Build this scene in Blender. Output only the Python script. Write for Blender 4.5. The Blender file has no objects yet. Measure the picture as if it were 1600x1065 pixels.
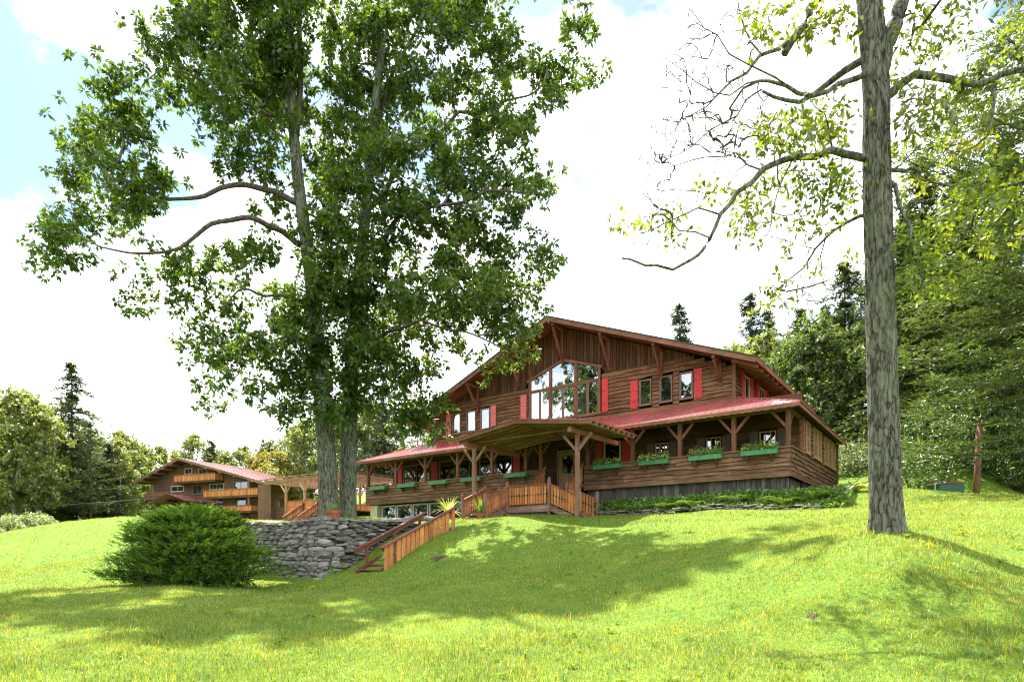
import bpy, math, random
import numpy as np
from mathutils import Vector, Matrix, noise as mnoise

# ------------------------------------------------------------------ camera, sky, sun, exposure
scene = bpy.context.scene
COL = scene.collection
R = math.radians
FPX, HOR = 941.0, 860.0            # focal length and horizon row measured on the 1600 px wide photograph
cam_d = bpy.data.cameras.new('camera')
cam = bpy.data.objects.new('camera', cam_d); COL.objects.link(cam)
cam.location = (0, 0, 0); cam.rotation_euler = (R(90), 0, 0)
cam_d.sensor_width = 36.0; cam_d.lens = FPX / 1600 * 36.0
cam_d.shift_y = (HOR - 532.5) / 1600
cam_d.clip_start = 0.1; cam_d.clip_end = 3000
scene.camera = cam

SUN_EL, SUN_AZ = R(62), math.atan2(-0.36, 0.93)
SUN_DIR = Vector((math.sin(SUN_AZ) * math.cos(SUN_EL), math.cos(SUN_AZ) * math.cos(SUN_EL), math.sin(SUN_EL)))
sun_d = bpy.data.lights.new('sun', 'SUN'); sun_d.energy = 4.7; sun_d.angle = R(0.6); sun_d.color = (1.0, 0.95, 0.86)
sun = bpy.data.objects.new('sun', sun_d); COL.objects.link(sun)
sun.rotation_euler = SUN_DIR.to_track_quat('Z', 'Y').to_euler()

world = bpy.data.worlds.new('World'); scene.world = world; world.use_nodes = True
wt = world.node_tree; wt.nodes.clear()
def wn(t, **k):
    n = wt.nodes.new(t)
    for a, b in k.items(): setattr(n, a, b)
    return n
w_out = wn('ShaderNodeOutputWorld'); w_bg = wn('ShaderNodeBackground'); w_bg.inputs['Strength'].default_value = 0.1
w_sky = wn('ShaderNodeTexSky', sky_type='NISHITA', sun_disc=False, sun_elevation=SUN_EL, sun_rotation=SUN_AZ)
w_sky.air_density = 1.0; w_sky.dust_density = 0.6; w_sky.ozone_density = 2.0
w_tc = wn('ShaderNodeTexCoord'); w_map = wn('ShaderNodeMapping'); w_map.inputs['Scale'].default_value = (1.0, 1.0, 1.9)
w_map.inputs['Location'].default_value = (7.465, 6.30, -3.219)
w_noi = wn('ShaderNodeTexNoise'); w_noi.inputs['Scale'].default_value = 2.1; w_noi.inputs['Detail'].default_value = 8; w_noi.inputs['Roughness'].default_value = 0.56
w_ramp = wn('ShaderNodeValToRGB'); w_ramp.color_ramp.elements[0].position = 0.37; w_ramp.color_ramp.elements[1].position = 0.50
w_noi2 = wn('ShaderNodeTexNoise'); w_noi2.inputs['Scale'].default_value = 3.4; w_noi2.inputs['Detail'].default_value = 6
w_ramp2 = wn('ShaderNodeValToRGB')
w_ramp2.color_ramp.elements[0].color = (6.9, 7.1, 7.5, 1); w_ramp2.color_ramp.elements[1].color = (9.2, 9.1, 9.0, 1)
w_ramp2.color_ramp.elements[0].position = 0.35; w_ramp2.color_ramp.elements[1].position = 0.6
w_mix = wn('ShaderNodeMix', data_type='RGBA')
w_gain = wn('ShaderNodeVectorMath', operation='MULTIPLY'); w_gain.inputs[1].default_value = (0.75, 0.75, 0.75)
L = wt.links.new
L(w_tc.outputs['Generated'], w_map.inputs['Vector']); L(w_map.outputs['Vector'], w_noi.inputs['Vector']); L(w_map.outputs['Vector'], w_noi2.inputs['Vector'])
L(w_noi.outputs['Fac'], w_ramp.inputs['Fac']); L(w_noi2.outputs['Fac'], w_ramp2.inputs['Fac'])
L(w_ramp.outputs['Color'], w_mix.inputs['Factor']); L(w_sky.outputs['Color'], w_gain.inputs[0])
L(w_gain.outputs['Vector'], w_mix.inputs['A']); L(w_ramp2.outputs['Color'], w_mix.inputs['B'])
L(w_mix.outputs['Result'], w_bg.inputs['Color']); L(w_bg.outputs['Background'], w_out.inputs['Surface'])

vs = scene.view_settings
vs.view_transform = 'Standard'; vs.look = 'None'; vs.gamma = 1.0; vs.use_curve_mapping = False
vs.exposure = 1.93
cy = scene.cycles
cy.use_denoising = True; cy.use_adaptive_sampling = True; cy.adaptive_threshold = 0.012; cy.pixel_filter_type = 'BLACKMAN_HARRIS'; cy.filter_width = 1.15
cy.max_bounces = 8; cy.diffuse_bounces = 3; cy.glossy_bounces = 3; cy.transmission_bounces = 4; cy.transparent_max_bounces = 8
cy.sample_clamp_indirect = 8; cy.caustics_reflective = False; cy.caustics_refractive = False

# ------------------------------------------------------------------ frames
CORNER = Vector((11.58, 25.0, 0))                  # front right corner of the porch
UX, UY = -0.7989, 0.6014                           # along the front, to the left
VX, VY = 0.6014, 0.7989                            # to the back
H_ROT = math.atan2(-UY, -UX)
def hw(a, b, z=0.0): return Vector((CORNER.x + a * UX + b * VX, CORNER.y + a * UY + b * VY, z))
def to_h(X, Y):
    dx, dy = X - CORNER.x, Y - CORNER.y
    return dx * UX + dy * UY, dx * VX + dy * VY
def px(x, y, Y): return Vector(((x - 800) / FPX * Y, Y, (HOR - y) / FPX * Y))
def sstep(x): x = np.clip(x, 0, 1); return x * x * (3 - 2 * x)

# ------------------------------------------------------------------ mesh helpers
ORG = {}
def link(o, parent=None):
    COL.objects.link(o)
    if parent is not None: o.parent = parent
    return o
def set_props(o, label=None, cat=None, group=None, kind=None):
    if label: o['label'] = label
    if cat: o['category'] = cat
    if group: o['group'] = group
    if kind: o['kind'] = kind
    return o
def thing(name, label, cat, loc, rot=0.0, org=None, group=None):
    """Empty at a thing's base; org = that base in the coordinates its parts are written in."""
    o = bpy.data.objects.new(name, None); o.empty_display_size = 0.3
    o.location = loc; o.rotation_euler = (0, 0, rot); link(o)
    set_props(o, label, cat, group)
    ORG[o.name] = Vector(loc if org is None else org)
    return o
def hthing(name, label, cat, a, b, z, group=None):
    return thing(name, label, cat, hw(a, b, z), H_ROT, (-a, b, z), group)
def origin(parent): return ORG[parent.name] if parent is not None else Vector((0, 0, 0))

class MB:
    def __init__(s): s.v = []; s.f = []
    def add(s, vs_, fs_):
        o = len(s.v); s.v.extend([tuple(v) for v in vs_]); s.f.extend([tuple(i + o for i in f) for f in fs_]); return s
    def box(s, c, d, rot=None):
        c = Vector(c); hx, hy, hz = d[0] / 2, d[1] / 2, d[2] / 2
        vs_ = [Vector((x, y, z)) for z in (-hz, hz) for y in (-hy, hy) for x in (-hx, hx)]
        if rot is not None: vs_ = [rot @ v for v in vs_]
        return s.add([v + c for v in vs_], [(0, 2, 3, 1), (4, 5, 7, 6), (0, 1, 5, 4), (2, 6, 7, 3), (0, 4, 6, 2), (1, 3, 7, 5)])
    def span(s, p, q):
        p, q = Vector(p), Vector(q)
        return s.box((p + q) / 2, [abs(q[i] - p[i]) for i in range(3)])
    def beam(s, p, q, w, h, up=(0, 0, 1)):
        p, q = Vector(p), Vector(q); d = q - p; ln = d.length; d.normalize()
        up = Vector(up); x = d.cross(up)
        if x.length < 1e-4: x = d.cross(Vector((0, 1, 0)))
        x.normalize(); u = x.cross(d)
        m = Matrix((x, d, u)).transposed()
        return s.box((p + q) / 2, (w, ln, h), m)
    def tube(s, pts, rad, n=6, cap=True):
        pts = [Vector(p) for p in pts]; m = len(pts); ref = Vector((0.31, 0.17, 0.93))
        o = len(s.v)
        for i, p in enumerate(pts):
            d = (pts[min(i + 1, m - 1)] - pts[max(i - 1, 0)]).normalized()
            x = d.cross(ref if abs(d.dot(ref)) < 0.97 else Vector((1, 0, 0))).normalized(); y = d.cross(x)
            r = rad[i] if hasattr(rad, '__len__') else rad
            for k in range(n):
                t = 2 * math.pi * k / n
                s.v.append(tuple(p + (x * math.cos(t) + y * math.sin(t)) * r))
        for i in range(m - 1):
            for k in range(n):
                k2 = (k + 1) % n
                s.f.append((o + i * n + k, o + i * n + k2, o + (i + 1) * n + k2, o + (i + 1) * n + k))
        if cap:
            s.f.append(tuple(o + k for k in reversed(range(n)))); s.f.append(tuple(o + (m - 1) * n + k for k in range(n)))
        return s
    def lathe(s, prof, c, n=16):
        c = Vector(c); o = len(s.v)
        for r, z in prof:
            for k in range(n):
                t = 2 * math.pi * k / n; s.v.append((c.x + r * math.cos(t), c.y + r * math.sin(t), c.z + z))
        for i in range(len(prof) - 1):
            for k in range(n):
                k2 = (k + 1) % n; s.f.append((o + i * n + k, o + i * n + k2, o + (i + 1) * n + k2, o + (i + 1) * n + k))
        return s
    def prism(s, poly, off):
        """poly: 3-D outline, off: extrusion vector"""
        n = len(poly); off = Vector(off); vs_ = [Vector(p) for p in poly]; vs_ += [p + off for p in vs_]
        fs_ = [tuple(range(n)), tuple(reversed(range(n, 2 * n)))] + [(i, i + n, (i + 1) % n + n, (i + 1) % n) for i in range(n)]
        return s.add(vs_, fs_)
    def mesh(s, name, mat, org=(0, 0, 0), smooth=False):
        me = bpy.data.meshes.new(name); o = Vector(org)
        me.from_pydata([(v[0] - o[0], v[1] - o[1], v[2] - o[2]) for v in s.v], [], s.f); me.update()
        if mat is not None: me.materials.append(mat)
        if smooth: me.polygons.foreach_set('use_smooth', [True] * len(me.polygons))
        return me
    def build(s, name, mat, parent=None, smooth=False, kind=None, label=None):
        og = origin(parent)
        o = bpy.data.objects.new(name, s.mesh(name, mat, og, smooth)); link(o, parent); ORG[o.name] = og
        if kind: o['kind'] = kind
        if label: o['label'] = label
        return o
def put(name, me, loc, parent=None, rot=(0, 0, 0), scale=(1, 1, 1)):
    """an object that shares mesh data; loc in the parent's writing coordinates"""
    o = bpy.data.objects.new(name, me); og = origin(parent)
    o.location = Vector(loc) - og; o.rotation_euler = rot; o.scale = scale; link(o, parent); ORG[o.name] = og
    return o
def np_mesh(name, V, F, mat, smooth=False):
    V = np.ascontiguousarray(V, dtype=np.float32); F = np.ascontiguousarray(F, dtype=np.int32); k = F.shape[1]
    me = bpy.data.meshes.new(name); me.vertices.add(len(V)); me.vertices.foreach_set('co', V.ravel())
    me.loops.add(F.size); me.loops.foreach_set('vertex_index', F.ravel())
    me.polygons.add(len(F)); me.polygons.foreach_set('loop_start', np.arange(0, F.size, k, dtype=np.int32))
    me.polygons.foreach_set('loop_total', np.full(len(F), k, dtype=np.int32))
    if smooth: me.polygons.foreach_set('use_smooth', np.ones(len(F), dtype=bool))
    me.materials.append(mat); me.update(calc_edges=True); return me
def np_obj(name, V, F, mat, parent=None, smooth=False, kind=None):
    og = np.array(origin(parent)[:])
    o = bpy.data.objects.new(name, np_mesh(name, V - og, F, mat, smooth)); link(o, parent); ORG[o.name] = origin(parent)
    if kind: o['kind'] = kind
    return o
def copy_tree(o, parent=None):
    c = o.copy(); COL.objects.link(c); c.parent = parent
    if o.name in ORG: ORG[c.name] = ORG[o.name]
    for ch in list(o.children): copy_tree(ch, c)
    return c

# ------------------------------------------------------------------ materials
class NT:
    def __init__(s, name):
        s.m = bpy.data.materials.new(name); s.m.use_nodes = True; s.t = s.m.node_tree; s.t.nodes.clear()
        s.out = s.n('ShaderNodeOutputMaterial')
    def n(s, t, ins=None, **k):
        nd = s.t.nodes.new(t)
        for a, b in k.items(): setattr(nd, a, b)
        for a, b in (ins or {}).items():
            if isinstance(b, bpy.types.NodeSocket): s.t.links.new(b, nd.inputs[a])
            else: nd.inputs[a].default_value = b
        return nd
    def surf(s, sock): s.t.links.new(sock, s.out.inputs['Surface']); return s.m
    def coords(s, scale=(1, 1, 1), kind='Object', shift=True):
        tc = s.n('ShaderNodeTexCoord'); v = tc.outputs[kind]
        if shift:
            oi = s.n('ShaderNodeObjectInfo'); mu = s.n('ShaderNodeMath', {0: oi.outputs['Random'], 1: 37.0}, operation='MULTIPLY')
            v = s.n('ShaderNodeVectorMath', {0: v, 1: mu.outputs[0]}, operation='ADD').outputs[0]
        return s.n('ShaderNodeMapping', {'Vector': v, 'Scale': scale}).outputs[0]
    def noise(s, vec, scale=1.0, detail=4, rough=0.55):
        return s.n('ShaderNodeTexNoise', {'Vector': vec, 'Scale': scale, 'Detail': detail, 'Roughness': rough}).outputs['Fac']
    def ramp(s, fac, stops):
        nd = s.n('ShaderNodeValToRGB', {'Fac': fac}); cr = nd.color_ramp
        while len(cr.elements) < len(stops): cr.elements.new(0.5)
        for e, (p, c) in zip(cr.elements, stops): e.position = p; e.color = (c[0], c[1], c[2], 1)
        return nd.outputs['Color']
    def mul(s, col, val):
        return s.n('ShaderNodeMix', {'Factor': 1.0, 'A': col, 'B': val}, data_type='RGBA', blend_type='MULTIPLY').outputs['Result']
    def mixc(s, f, a, b):
        nd = s.n('ShaderNodeMix', data_type='RGBA')
        for k_, v_ in (('Factor', f), ('A', a), ('B', b)):
            if isinstance(v_, bpy.types.NodeSocket): s.t.links.new(v_, nd.inputs[k_])
            else: nd.inputs[k_].default_value = v_ if k_ == 'Factor' else (v_[0], v_[1], v_[2], 1)
        return nd.outputs['Result']
    def rand(s, lo, hi, island=False):
        if island: v = s.n('ShaderNodeNewGeometry').outputs['Random Per Island']
        else: v = s.n('ShaderNodeObjectInfo').outputs['Random']
        return s.n('ShaderNodeMapRange', {'Value': v, 'To Min': lo, 'To Max': hi}).outputs[0]
    def bump(s, h, strength=0.4, dist=0.02):
        return s.n('ShaderNodeBump', {'Height': h, 'Strength': strength, 'Distance': dist}).outputs[0]
    def bsdf(s, col, rough=0.7, normal=None, spec=0.5, **ins):
        d = {'Base Color': col if isinstance(col, bpy.types.NodeSocket) else (col[0], col[1], col[2], 1), 'Roughness': rough, 'Specular IOR Level': spec}
        if normal is not None: d['Normal'] = normal
        d.update(ins); return s.n('ShaderNodeBsdfPrincipled', d).outputs[0]

def wood(name, dark, light, grain='x', var=(0.72, 1.25), rough=0.75, bump=0.5, knots=True, dirt=0.0):
    t = NT(name); g = {'x': (0.9, 14, 14), 'y': (14, 0.9, 14), 'z': (14, 14, 0.9)}[grain]
    v = t.coords(g); n1 = t.noise(v, 1.6, 6, 0.6); v2 = t.coords((0.8, 0.8, 0.8)); n2 = t.noise(v2, 1.3, 4)
    c = t.ramp(n1, [(0.3, dark), (0.7, light)])
    c = t.mul(c, t.ramp(n2, [(0.28, (0.62, 0.6, 0.58)), (0.66, (1.12, 1.1, 1.08))]))
    if dirt: c = t.mixc(t.ramp(t.noise(t.coords((2.5, 2.5, 0.7), shift=False), 2.0, 5), [(0.5, (0, 0, 0)), (0.68, (dirt,) * 3)]), c, (0.16, 0.16, 0.15))
    c = t.mul(c, t.rand(*var))
    return t.surf(t.bsdf(c, rough, t.bump(n1, bump, 0.012), 0.25))
def paint(name, col, rough=0.5, var=(0.88, 1.08), wear=0.12, bump=0.12, spec=0.35):
    t = NT(name); n1 = t.noise(t.coords((3, 3, 3)), 2.2, 6); n2 = t.noise(t.coords((18, 18, 18)), 2, 3)
    c = t.ramp(n1, [(0.3, [x * (1 - wear * 1.8) for x in col]), (0.7, [x * (1 + wear) for x in col])]); c = t.mul(c, t.rand(*var))
    return t.surf(t.bsdf(c, rough, t.bump(n2, bump, 0.004), spec))
def leafmat(name, c_dark, c_light, trans=0.45, tcol=None, yellow=0.0, rough=0.42, gloss=0.06, patch=None):
    t = NT(name); r = t.rand(0, 1, True)
    c = t.ramp(r, [(0.0, c_dark), (0.85, c_light), (1.0, tuple(min(1, x * 1.25) for x in c_light))])
    n = t.noise(t.coords((0.35, 0.35, 0.35), 'Object'), 1.0, 3)
    c = t.mul(c, t.ramp(n, [(0.3, (0.72, 0.76, 0.7)), (0.7, (1.22, 1.15, 1.05))]))
    if yellow: c = t.mixc(t.ramp(t.noise(t.coords((0.5, 0.5, 0.5)), 1.4, 3), [(0.5, (0, 0, 0)), (0.72, (yellow,) * 3)]), c, (0.22, 0.19, 0.03))
    tc = tcol or (2.6, 2.3, 1.0)
    c2 = t.mul(c, t.n('ShaderNodeCombineColor', {0: tc[0], 1: tc[1], 2: tc[2]}).outputs[0])
    d = t.n('ShaderNodeBsdfDiffuse', {'Color': c}).outputs[0]; tr = t.n('ShaderNodeBsdfTranslucent', {'Color': c2}).outputs[0]
    m = t.n('ShaderNodeMixShader', {0: trans, 1: d, 2: tr}).outputs[0]
    g = t.n('ShaderNodeBsdfGlossy', {'Color': (1, 1, 1, 1), 'Roughness': rough}).outputs[0]
    return t.surf(t.n('ShaderNodeMixShader', {0: gloss, 1: m, 2: g}).outputs[0])
def barkmat(name, dark, light, lichen=0.35, scale=1.0):
    t = NT(name); v = t.coords((9 * scale, 9 * scale, 2.2 * scale), shift=False); n0 = t.noise(v, 1.5, 8, 0.68)
    wv = t.n('ShaderNodeVectorMath', {0: t.coords((7 * scale, 7 * scale, 1.5 * scale), shift=False), 1: t.n('ShaderNodeVectorMath', {0: t.n('ShaderNodeTexNoise', {'Vector': v, 'Scale': 0.6}).outputs['Color'], 1: (3.5, 3.5, 3.5)}, operation='MULTIPLY').outputs[0]}, operation='ADD').outputs[0]
    vo = t.n('ShaderNodeTexVoronoi', {'Vector': wv, 'Scale': 1.0}, feature='DISTANCE_TO_EDGE').outputs['Distance']
    ed = t.n('ShaderNodeMapRange', {'Value': vo, 'From Min': 0.0, 'From Max': 0.16, 'To Min': 0.0, 'To Max': 0.2}).outputs[0]
    n1 = t.n('ShaderNodeMath', {0: t.n('ShaderNodeMath', {0: n0, 1: 0.85}, operation='MULTIPLY').outputs[0], 1: ed}, operation='ADD').outputs[0]
    n2 = t.noise(t.coords((1.2, 1.2, 0.7), shift=False), 1.6, 5)
    c = t.ramp(n1, [(0.42, dark), (0.7, light)])
    c = t.mixc(t.ramp(n2, [(0.45, (0, 0, 0)), (0.7, (lichen,) * 3)]), c, (0.20, 0.24, 0.17))
    return t.surf(t.bsdf(c, 0.9, t.bump(n1, 0.9, 0.03), 0.15))
def glassmat(name, tint=(0.9, 0.95, 1.0), refl=0.22, opaque=0.55, inner=(0.012, 0.014, 0.016)):
    t = NT(name); wob = t.bump(t.noise(t.coords((1.2, 1.2, 1.2)), 1.0, 2), 0.06, 0.05)
    fr = t.n('ShaderNodeFresnel', {'IOR': 1.5}).outputs[0]; f = t.n('ShaderNodeMath', {0: fr, 1: refl}, operation='ADD').outputs[0]
    tr = t.n('ShaderNodeBsdfTransparent', {'Color': (0.8, 0.84, 0.84, 1)}).outputs[0]; df = t.n('ShaderNodeBsdfDiffuse', {'Color': (*inner, 1)}).outputs[0]
    base = t.n('ShaderNodeMixShader', {0: opaque, 1: tr, 2: df}).outputs[0]
    gl = t.n('ShaderNodeBsdfGlossy', {'Color': (*tint, 1), 'Roughness': 0.015, 'Normal': wob}).outputs[0]
    return t.surf(t.n('ShaderNodeMixShader', {0: f, 1: base, 2: gl}).outputs[0])

M = {}
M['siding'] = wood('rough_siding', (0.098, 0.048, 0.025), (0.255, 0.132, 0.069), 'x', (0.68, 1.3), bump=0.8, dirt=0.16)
M['lap_shadow'] = wood('lap_shadow_edge', (0.025, 0.014, 0.009), (0.06, 0.033, 0.02), 'x', (0.8, 1.2))  # dark bark tone that paints in the shadow line under each plank
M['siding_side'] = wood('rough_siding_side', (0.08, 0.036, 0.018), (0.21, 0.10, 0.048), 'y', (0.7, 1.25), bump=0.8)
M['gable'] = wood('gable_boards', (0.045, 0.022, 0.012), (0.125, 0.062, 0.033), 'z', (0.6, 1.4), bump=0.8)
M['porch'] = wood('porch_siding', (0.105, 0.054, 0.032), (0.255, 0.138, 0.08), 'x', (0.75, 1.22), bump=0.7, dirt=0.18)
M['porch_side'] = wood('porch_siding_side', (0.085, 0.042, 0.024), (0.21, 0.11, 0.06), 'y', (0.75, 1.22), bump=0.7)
M['timber'] = wood('stained_timber_upright', (0.11, 0.043, 0.029), (0.225, 0.10, 0.067), 'z', (0.85, 1.15), bump=0.4)
M['trim'] = wood('brown_trim', (0.15, 0.075, 0.052), (0.27, 0.145, 0.105), 'x', (0.9, 1.12), bump=0.3)
M['trim_side'] = wood('brown_trim_side', (0.17, 0.068, 0.045), (0.28, 0.125, 0.085), 'y', (0.9, 1.12), bump=0.3)
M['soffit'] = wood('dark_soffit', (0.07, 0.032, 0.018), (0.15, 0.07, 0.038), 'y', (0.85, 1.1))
M['pine'] = wood('weathered_pine', (0.20, 0.072, 0.046), (0.39, 0.165, 0.11), 'y', (0.8, 1.2), bump=0.4)
M['pine_x'] = wood('weathered_pine_cross', (0.16, 0.068, 0.042), (0.31, 0.15, 0.096), 'x', (0.8, 1.2), bump=0.4)
M['pine_z'] = wood('weathered_pine_upright', (0.19, 0.108, 0.074), (0.36, 0.218, 0.155), 'z', (0.8, 1.15), bump=0.4)
M['newpine'] = wood('fresh_pine', (0.26, 0.155, 0.095), (0.43, 0.285, 0.185), 'x', (0.85, 1.12), bump=0.3)
M['greywood'] = wood('silvered_boards', (0.035, 0.033, 0.031), (0.15, 0.143, 0.133), 'z', (0.55, 1.5), bump=0.7)
M['deckwood'] = wood('grey_brown_deck', (0.17, 0.108, 0.082), (0.32, 0.212, 0.165), 'x', (0.8, 1.2), bump=0.4)
M['orange'] = wood('orange_stained_slat', (0.45, 0.165, 0.05), (0.62, 0.26, 0.09), 'z', (0.75, 1.15), rough=0.65, bump=0.3, dirt=0.3)
M['brownrail'] = wood('red_brown_rail', (0.11, 0.042, 0.03), (0.20, 0.085, 0.06), 'y', (0.9, 1.12), rough=0.6, bump=0.25)
M['shutter'] = paint('red_shutter', (0.55, 0.05, 0.052), 0.55, (0.85, 1.1), 0.16)
M['shutter_faded'] = paint('faded_red_shutter', (0.62, 0.15, 0.16), 0.5, (0.9, 1.1), 0.1)
M['shutter_dark'] = paint('brown_shutter', (0.11, 0.07, 0.055), 0.6)
M['frame'] = paint('taupe_window_frame', (0.20, 0.135, 0.115), 0.5)
M['frame_tan'] = paint('tan_window_frame', (0.42, 0.25, 0.13), 0.5)
M['frame_grey'] = paint('grey_white_window_frame', (0.50, 0.47, 0.43), 0.5)
M['green'] = paint('green_box_paint', (0.055, 0.205, 0.095), 0.45, (0.85, 1.12))
M['darkgreen'] = paint('dark_green_metal', (0.012, 0.085, 0.045), 0.4)
M['black'] = paint('black_metal', (0.012, 0.012, 0.013), 0.4)
M['terracotta'] = paint('terracotta', (0.33, 0.105, 0.062), 0.8, wear=0.2)
M['white'] = paint('white_paint', (0.75, 0.74, 0.70), 0.5)
M['curtain'] = paint('white_curtain', (0.80, 0.80, 0.78), 0.9, wear=0.03)
M['sky_blind'] = paint('sky_reflection_blind', (0.26, 0.31, 0.37), 0.8, wear=0.03)  # blue tone paints in the sky reflected by the end window
M['interior'] = paint('dim_interior', (0.028, 0.022, 0.018), 0.9)
M['doorwood'] = wood('door_wood', (0.22, 0.14, 0.065), (0.36, 0.24, 0.12), 'z', rough=0.5, bump=0.2)
M['cream'] = paint('cream_block', (0.62, 0.55, 0.42), 0.85, (0.85, 1.1), 0.15, 0.4)
M['glass'] = glassmat('window_glass'); M['glass_clear'] = glassmat('clear_window_glass', refl=0.28, opaque=0.05)
M['glass_far'] = glassmat('far_window_glass', refl=0.12, opaque=0.9, inner=(0.02, 0.025, 0.02))
M['soil'] = paint('soil', (0.055, 0.036, 0.024), 0.95, wear=0.3, bump=0.6)
def metal_roof(name, col, rough):
    t = NT(name); n = t.noise(t.coords((0.5, 0.5, 0.5)), 1.2, 4)
    c = t.ramp(n, [(0.3, [x * 0.85 for x in col]), (0.7, [x * 1.1 for x in col])]); n2 = t.noise(t.coords((1.3, 1.3, 1.3)), 2.6, 6, 0.65)
    c = t.mixc(t.ramp(n2, [(0.42, (0, 0, 0)), (0.72, (0.22,) * 3)]), c, (0.42, 0.26, 0.25)); c = t.mul(c, t.rand(0.86, 1.1))
    ro = t.n('ShaderNodeMapRange', {'Value': n, 'To Min': rough - 0.05, 'To Max': rough + 0.07}).outputs[0]
    return t.surf(t.bsdf(c, ro, None, 0.6, **{'Coat Weight': 1.0, 'Coat Roughness': 0.14, 'Coat IOR': 1.8}))
M['redmetal'] = metal_roof('red_metal_roof', (0.48, 0.11, 0.108), 0.3)
M['shingle'] = paint('dark_shingle', (0.05, 0.045, 0.045), 0.85, wear=0.25, bump=0.5)
M['pinkmetal'] = metal_roof('faded_red_metal_roof', (0.33, 0.125, 0.13), 0.42)
def stonemat(name, cols):
    t = NT(name); oi = t.n('ShaderNodeObjectInfo').outputs['Random']; n1 = t.noise(t.coords((5, 5, 9)), 2.0, 8, 0.65); n2 = t.noise(t.coords((1.6, 1.6, 1.6)), 2.0, 5)
    c = t.ramp(oi, [(0, cols[0]), (0.35, cols[1]), (0.7, cols[2]), (1, cols[3])])
    c = t.mul(c, t.ramp(n1, [(0.28, (0.45, 0.45, 0.45)), (0.7, (0.75, 0.75, 0.75))]))
    c = t.mixc(t.ramp(n2, [(0.52, (0, 0, 0)), (0.68, (0.55,) * 3)]), c, (0.36, 0.37, 0.33))
    return t.surf(t.bsdf(c, 0.9, t.bump(n1, 0.8, 0.03), 0.2))
M['stone'] = stonemat('field_stone', [(0.15, 0.147, 0.138), (0.30, 0.29, 0.27), (0.44, 0.42, 0.385), (0.22, 0.212, 0.20)])
M['flag'] = stonemat('flag_stone', [(0.17, 0.15, 0.14), (0.22, 0.20, 0.18), (0.26, 0.23, 0.20), (0.17, 0.16, 0.16)])

# ------------------------------------------------------------------ terrain
def tps_fit(P):
    P = np.array(P, float); X = P[:, :2]; z = P[:, 2]; n = len(P)
    d = np.sqrt(((X[:, None] - X[None]) ** 2).sum(-1)); K = np.where(d > 0, d * d * np.log(d + 1e-9), 0)
    A = np.zeros((n + 3, n + 3)); A[:n, :n] = K + np.eye(n) * 0.08; A[:n, n] = 1; A[:n, n + 1:] = X; A[n, :n] = 1; A[n + 1:, :n] = X.T
    w = np.linalg.solve(A, np.concatenate([z, [0, 0, 0]])); return X, w
def tps_eval(fit, x, y):
    X, w = fit; n = len(X); r = np.full(x.shape, w[n]) + w[n + 1] * x + w[n + 2] * y
    for i in range(n):
        d2 = (x - X[i, 0]) ** 2 + (y - X[i, 1]) ** 2; r += w[i] * 0.5 * d2 * np.log(d2 + 1e-12)
    return r
def P3(x, y, Y): v = px(x, y, Y); return (v.x, v.y, v.z)
def PH(a, b, z): v = hw(a, b); return (v.x, v.y, z)
far = [(-300, 300, 22), (0, 420, 42), (300, 300, 40), (-300, -100, -4), (300, -100, 4), (0, -120, -4), (-160, 120, 6), (150, 120, 22), (-150, 20, -2), (150, 20, 8),
       (0, -25, -2.2), (-35, -10, -2.2), (35, -10, -1.0)]
common = far + [(0, 0, -1.74), (-8, 4, -1.78), (8, 4, -1.66), (-6.6, 8, -1.76), (6.2, 7.4, -1.60), (0, 9, -1.7), (0, 12, -1.52), (-10, 12, -1.6), (9.6, 10.6, -0.55),
          (8.4, 13.5, 0.43), (14, 12.5, 0.1), (17.9, 24, 2.17), (22, 21, 2.0), (21, 31, 2.35), (13.4, 17.5, 1.25),
          P3(900, 948, 14), P3(900, 888, 18), P3(900, 841, 22), P3(900, 817, 25), P3(1200, 918, 12), P3(1200, 850, 16), P3(1210, 812, 20), P3(1230, 797, 23.2),
          P3(1050, 880, 15.5), P3(1050, 830, 20), P3(1400, 870, 11.5), P3(700, 905, 18), P3(700, 870, 21.5),
          P3(600, 893, 21.9), P3(600, 925, 16.5), P3(690, 836, 24), P3(730, 816, 26.5),
          PH(10, -6, 1.46), PH(6, -1.9, 1.62), PH(2, -1.6, 1.72), PH(0, 0, 1.86), PH(-0.5, 6, 2.75), PH(0, 11, 3.35), PH(-3, 6, 2.9), PH(-6, 12, 4.1), PH(-8, 20, 5.2),
          PH(14, 6, 1.8), PH(5, 8, 2.3), (34, 45, 3.6), (26, 30, 2.5), (33, 30, 2.6), (30, 24, 2.3), (36, 38, 3.0), (40, 20, 2.2), (30, 62, 9.0), (10, 75, 11.0), (-10, 80, 9.0), (55, 60, 11),
          P3(290, 915, 20.5), P3(75, 926, 18), P3(0, 936, 17.5), P3(60, 884, 31), P3(60, 852, 40), P3(0, 836, 46), P3(100, 816, 50), P3(180, 808, 52), P3(-250, 870, 40),
          (-45, 62, 1.9), (-62, 78, 1.2), (-30, 80, 3.6), (-26, 58, 3.0), (-32, 60, 3.0), (-20, 62, 3.2), (-80, 60, 0.5)]
lower_fit = tps_fit(common + [PH(13.3, -12.8, -1.08), PH(15, -12.9, -1.1), PH(17, -13.0, -1.1), PH(21, -13.2, -1.0), PH(12.6, -12.4, -0.95), PH(12, -8.4, 0.85), PH(13, -6.2, 1.40), PH(24, -15, -0.6), PH(14, -9.5, 0.7), PH(28, -12, 0.2), PH(20, -8, 0.6), PH(30, -4, 1.75)])
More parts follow.
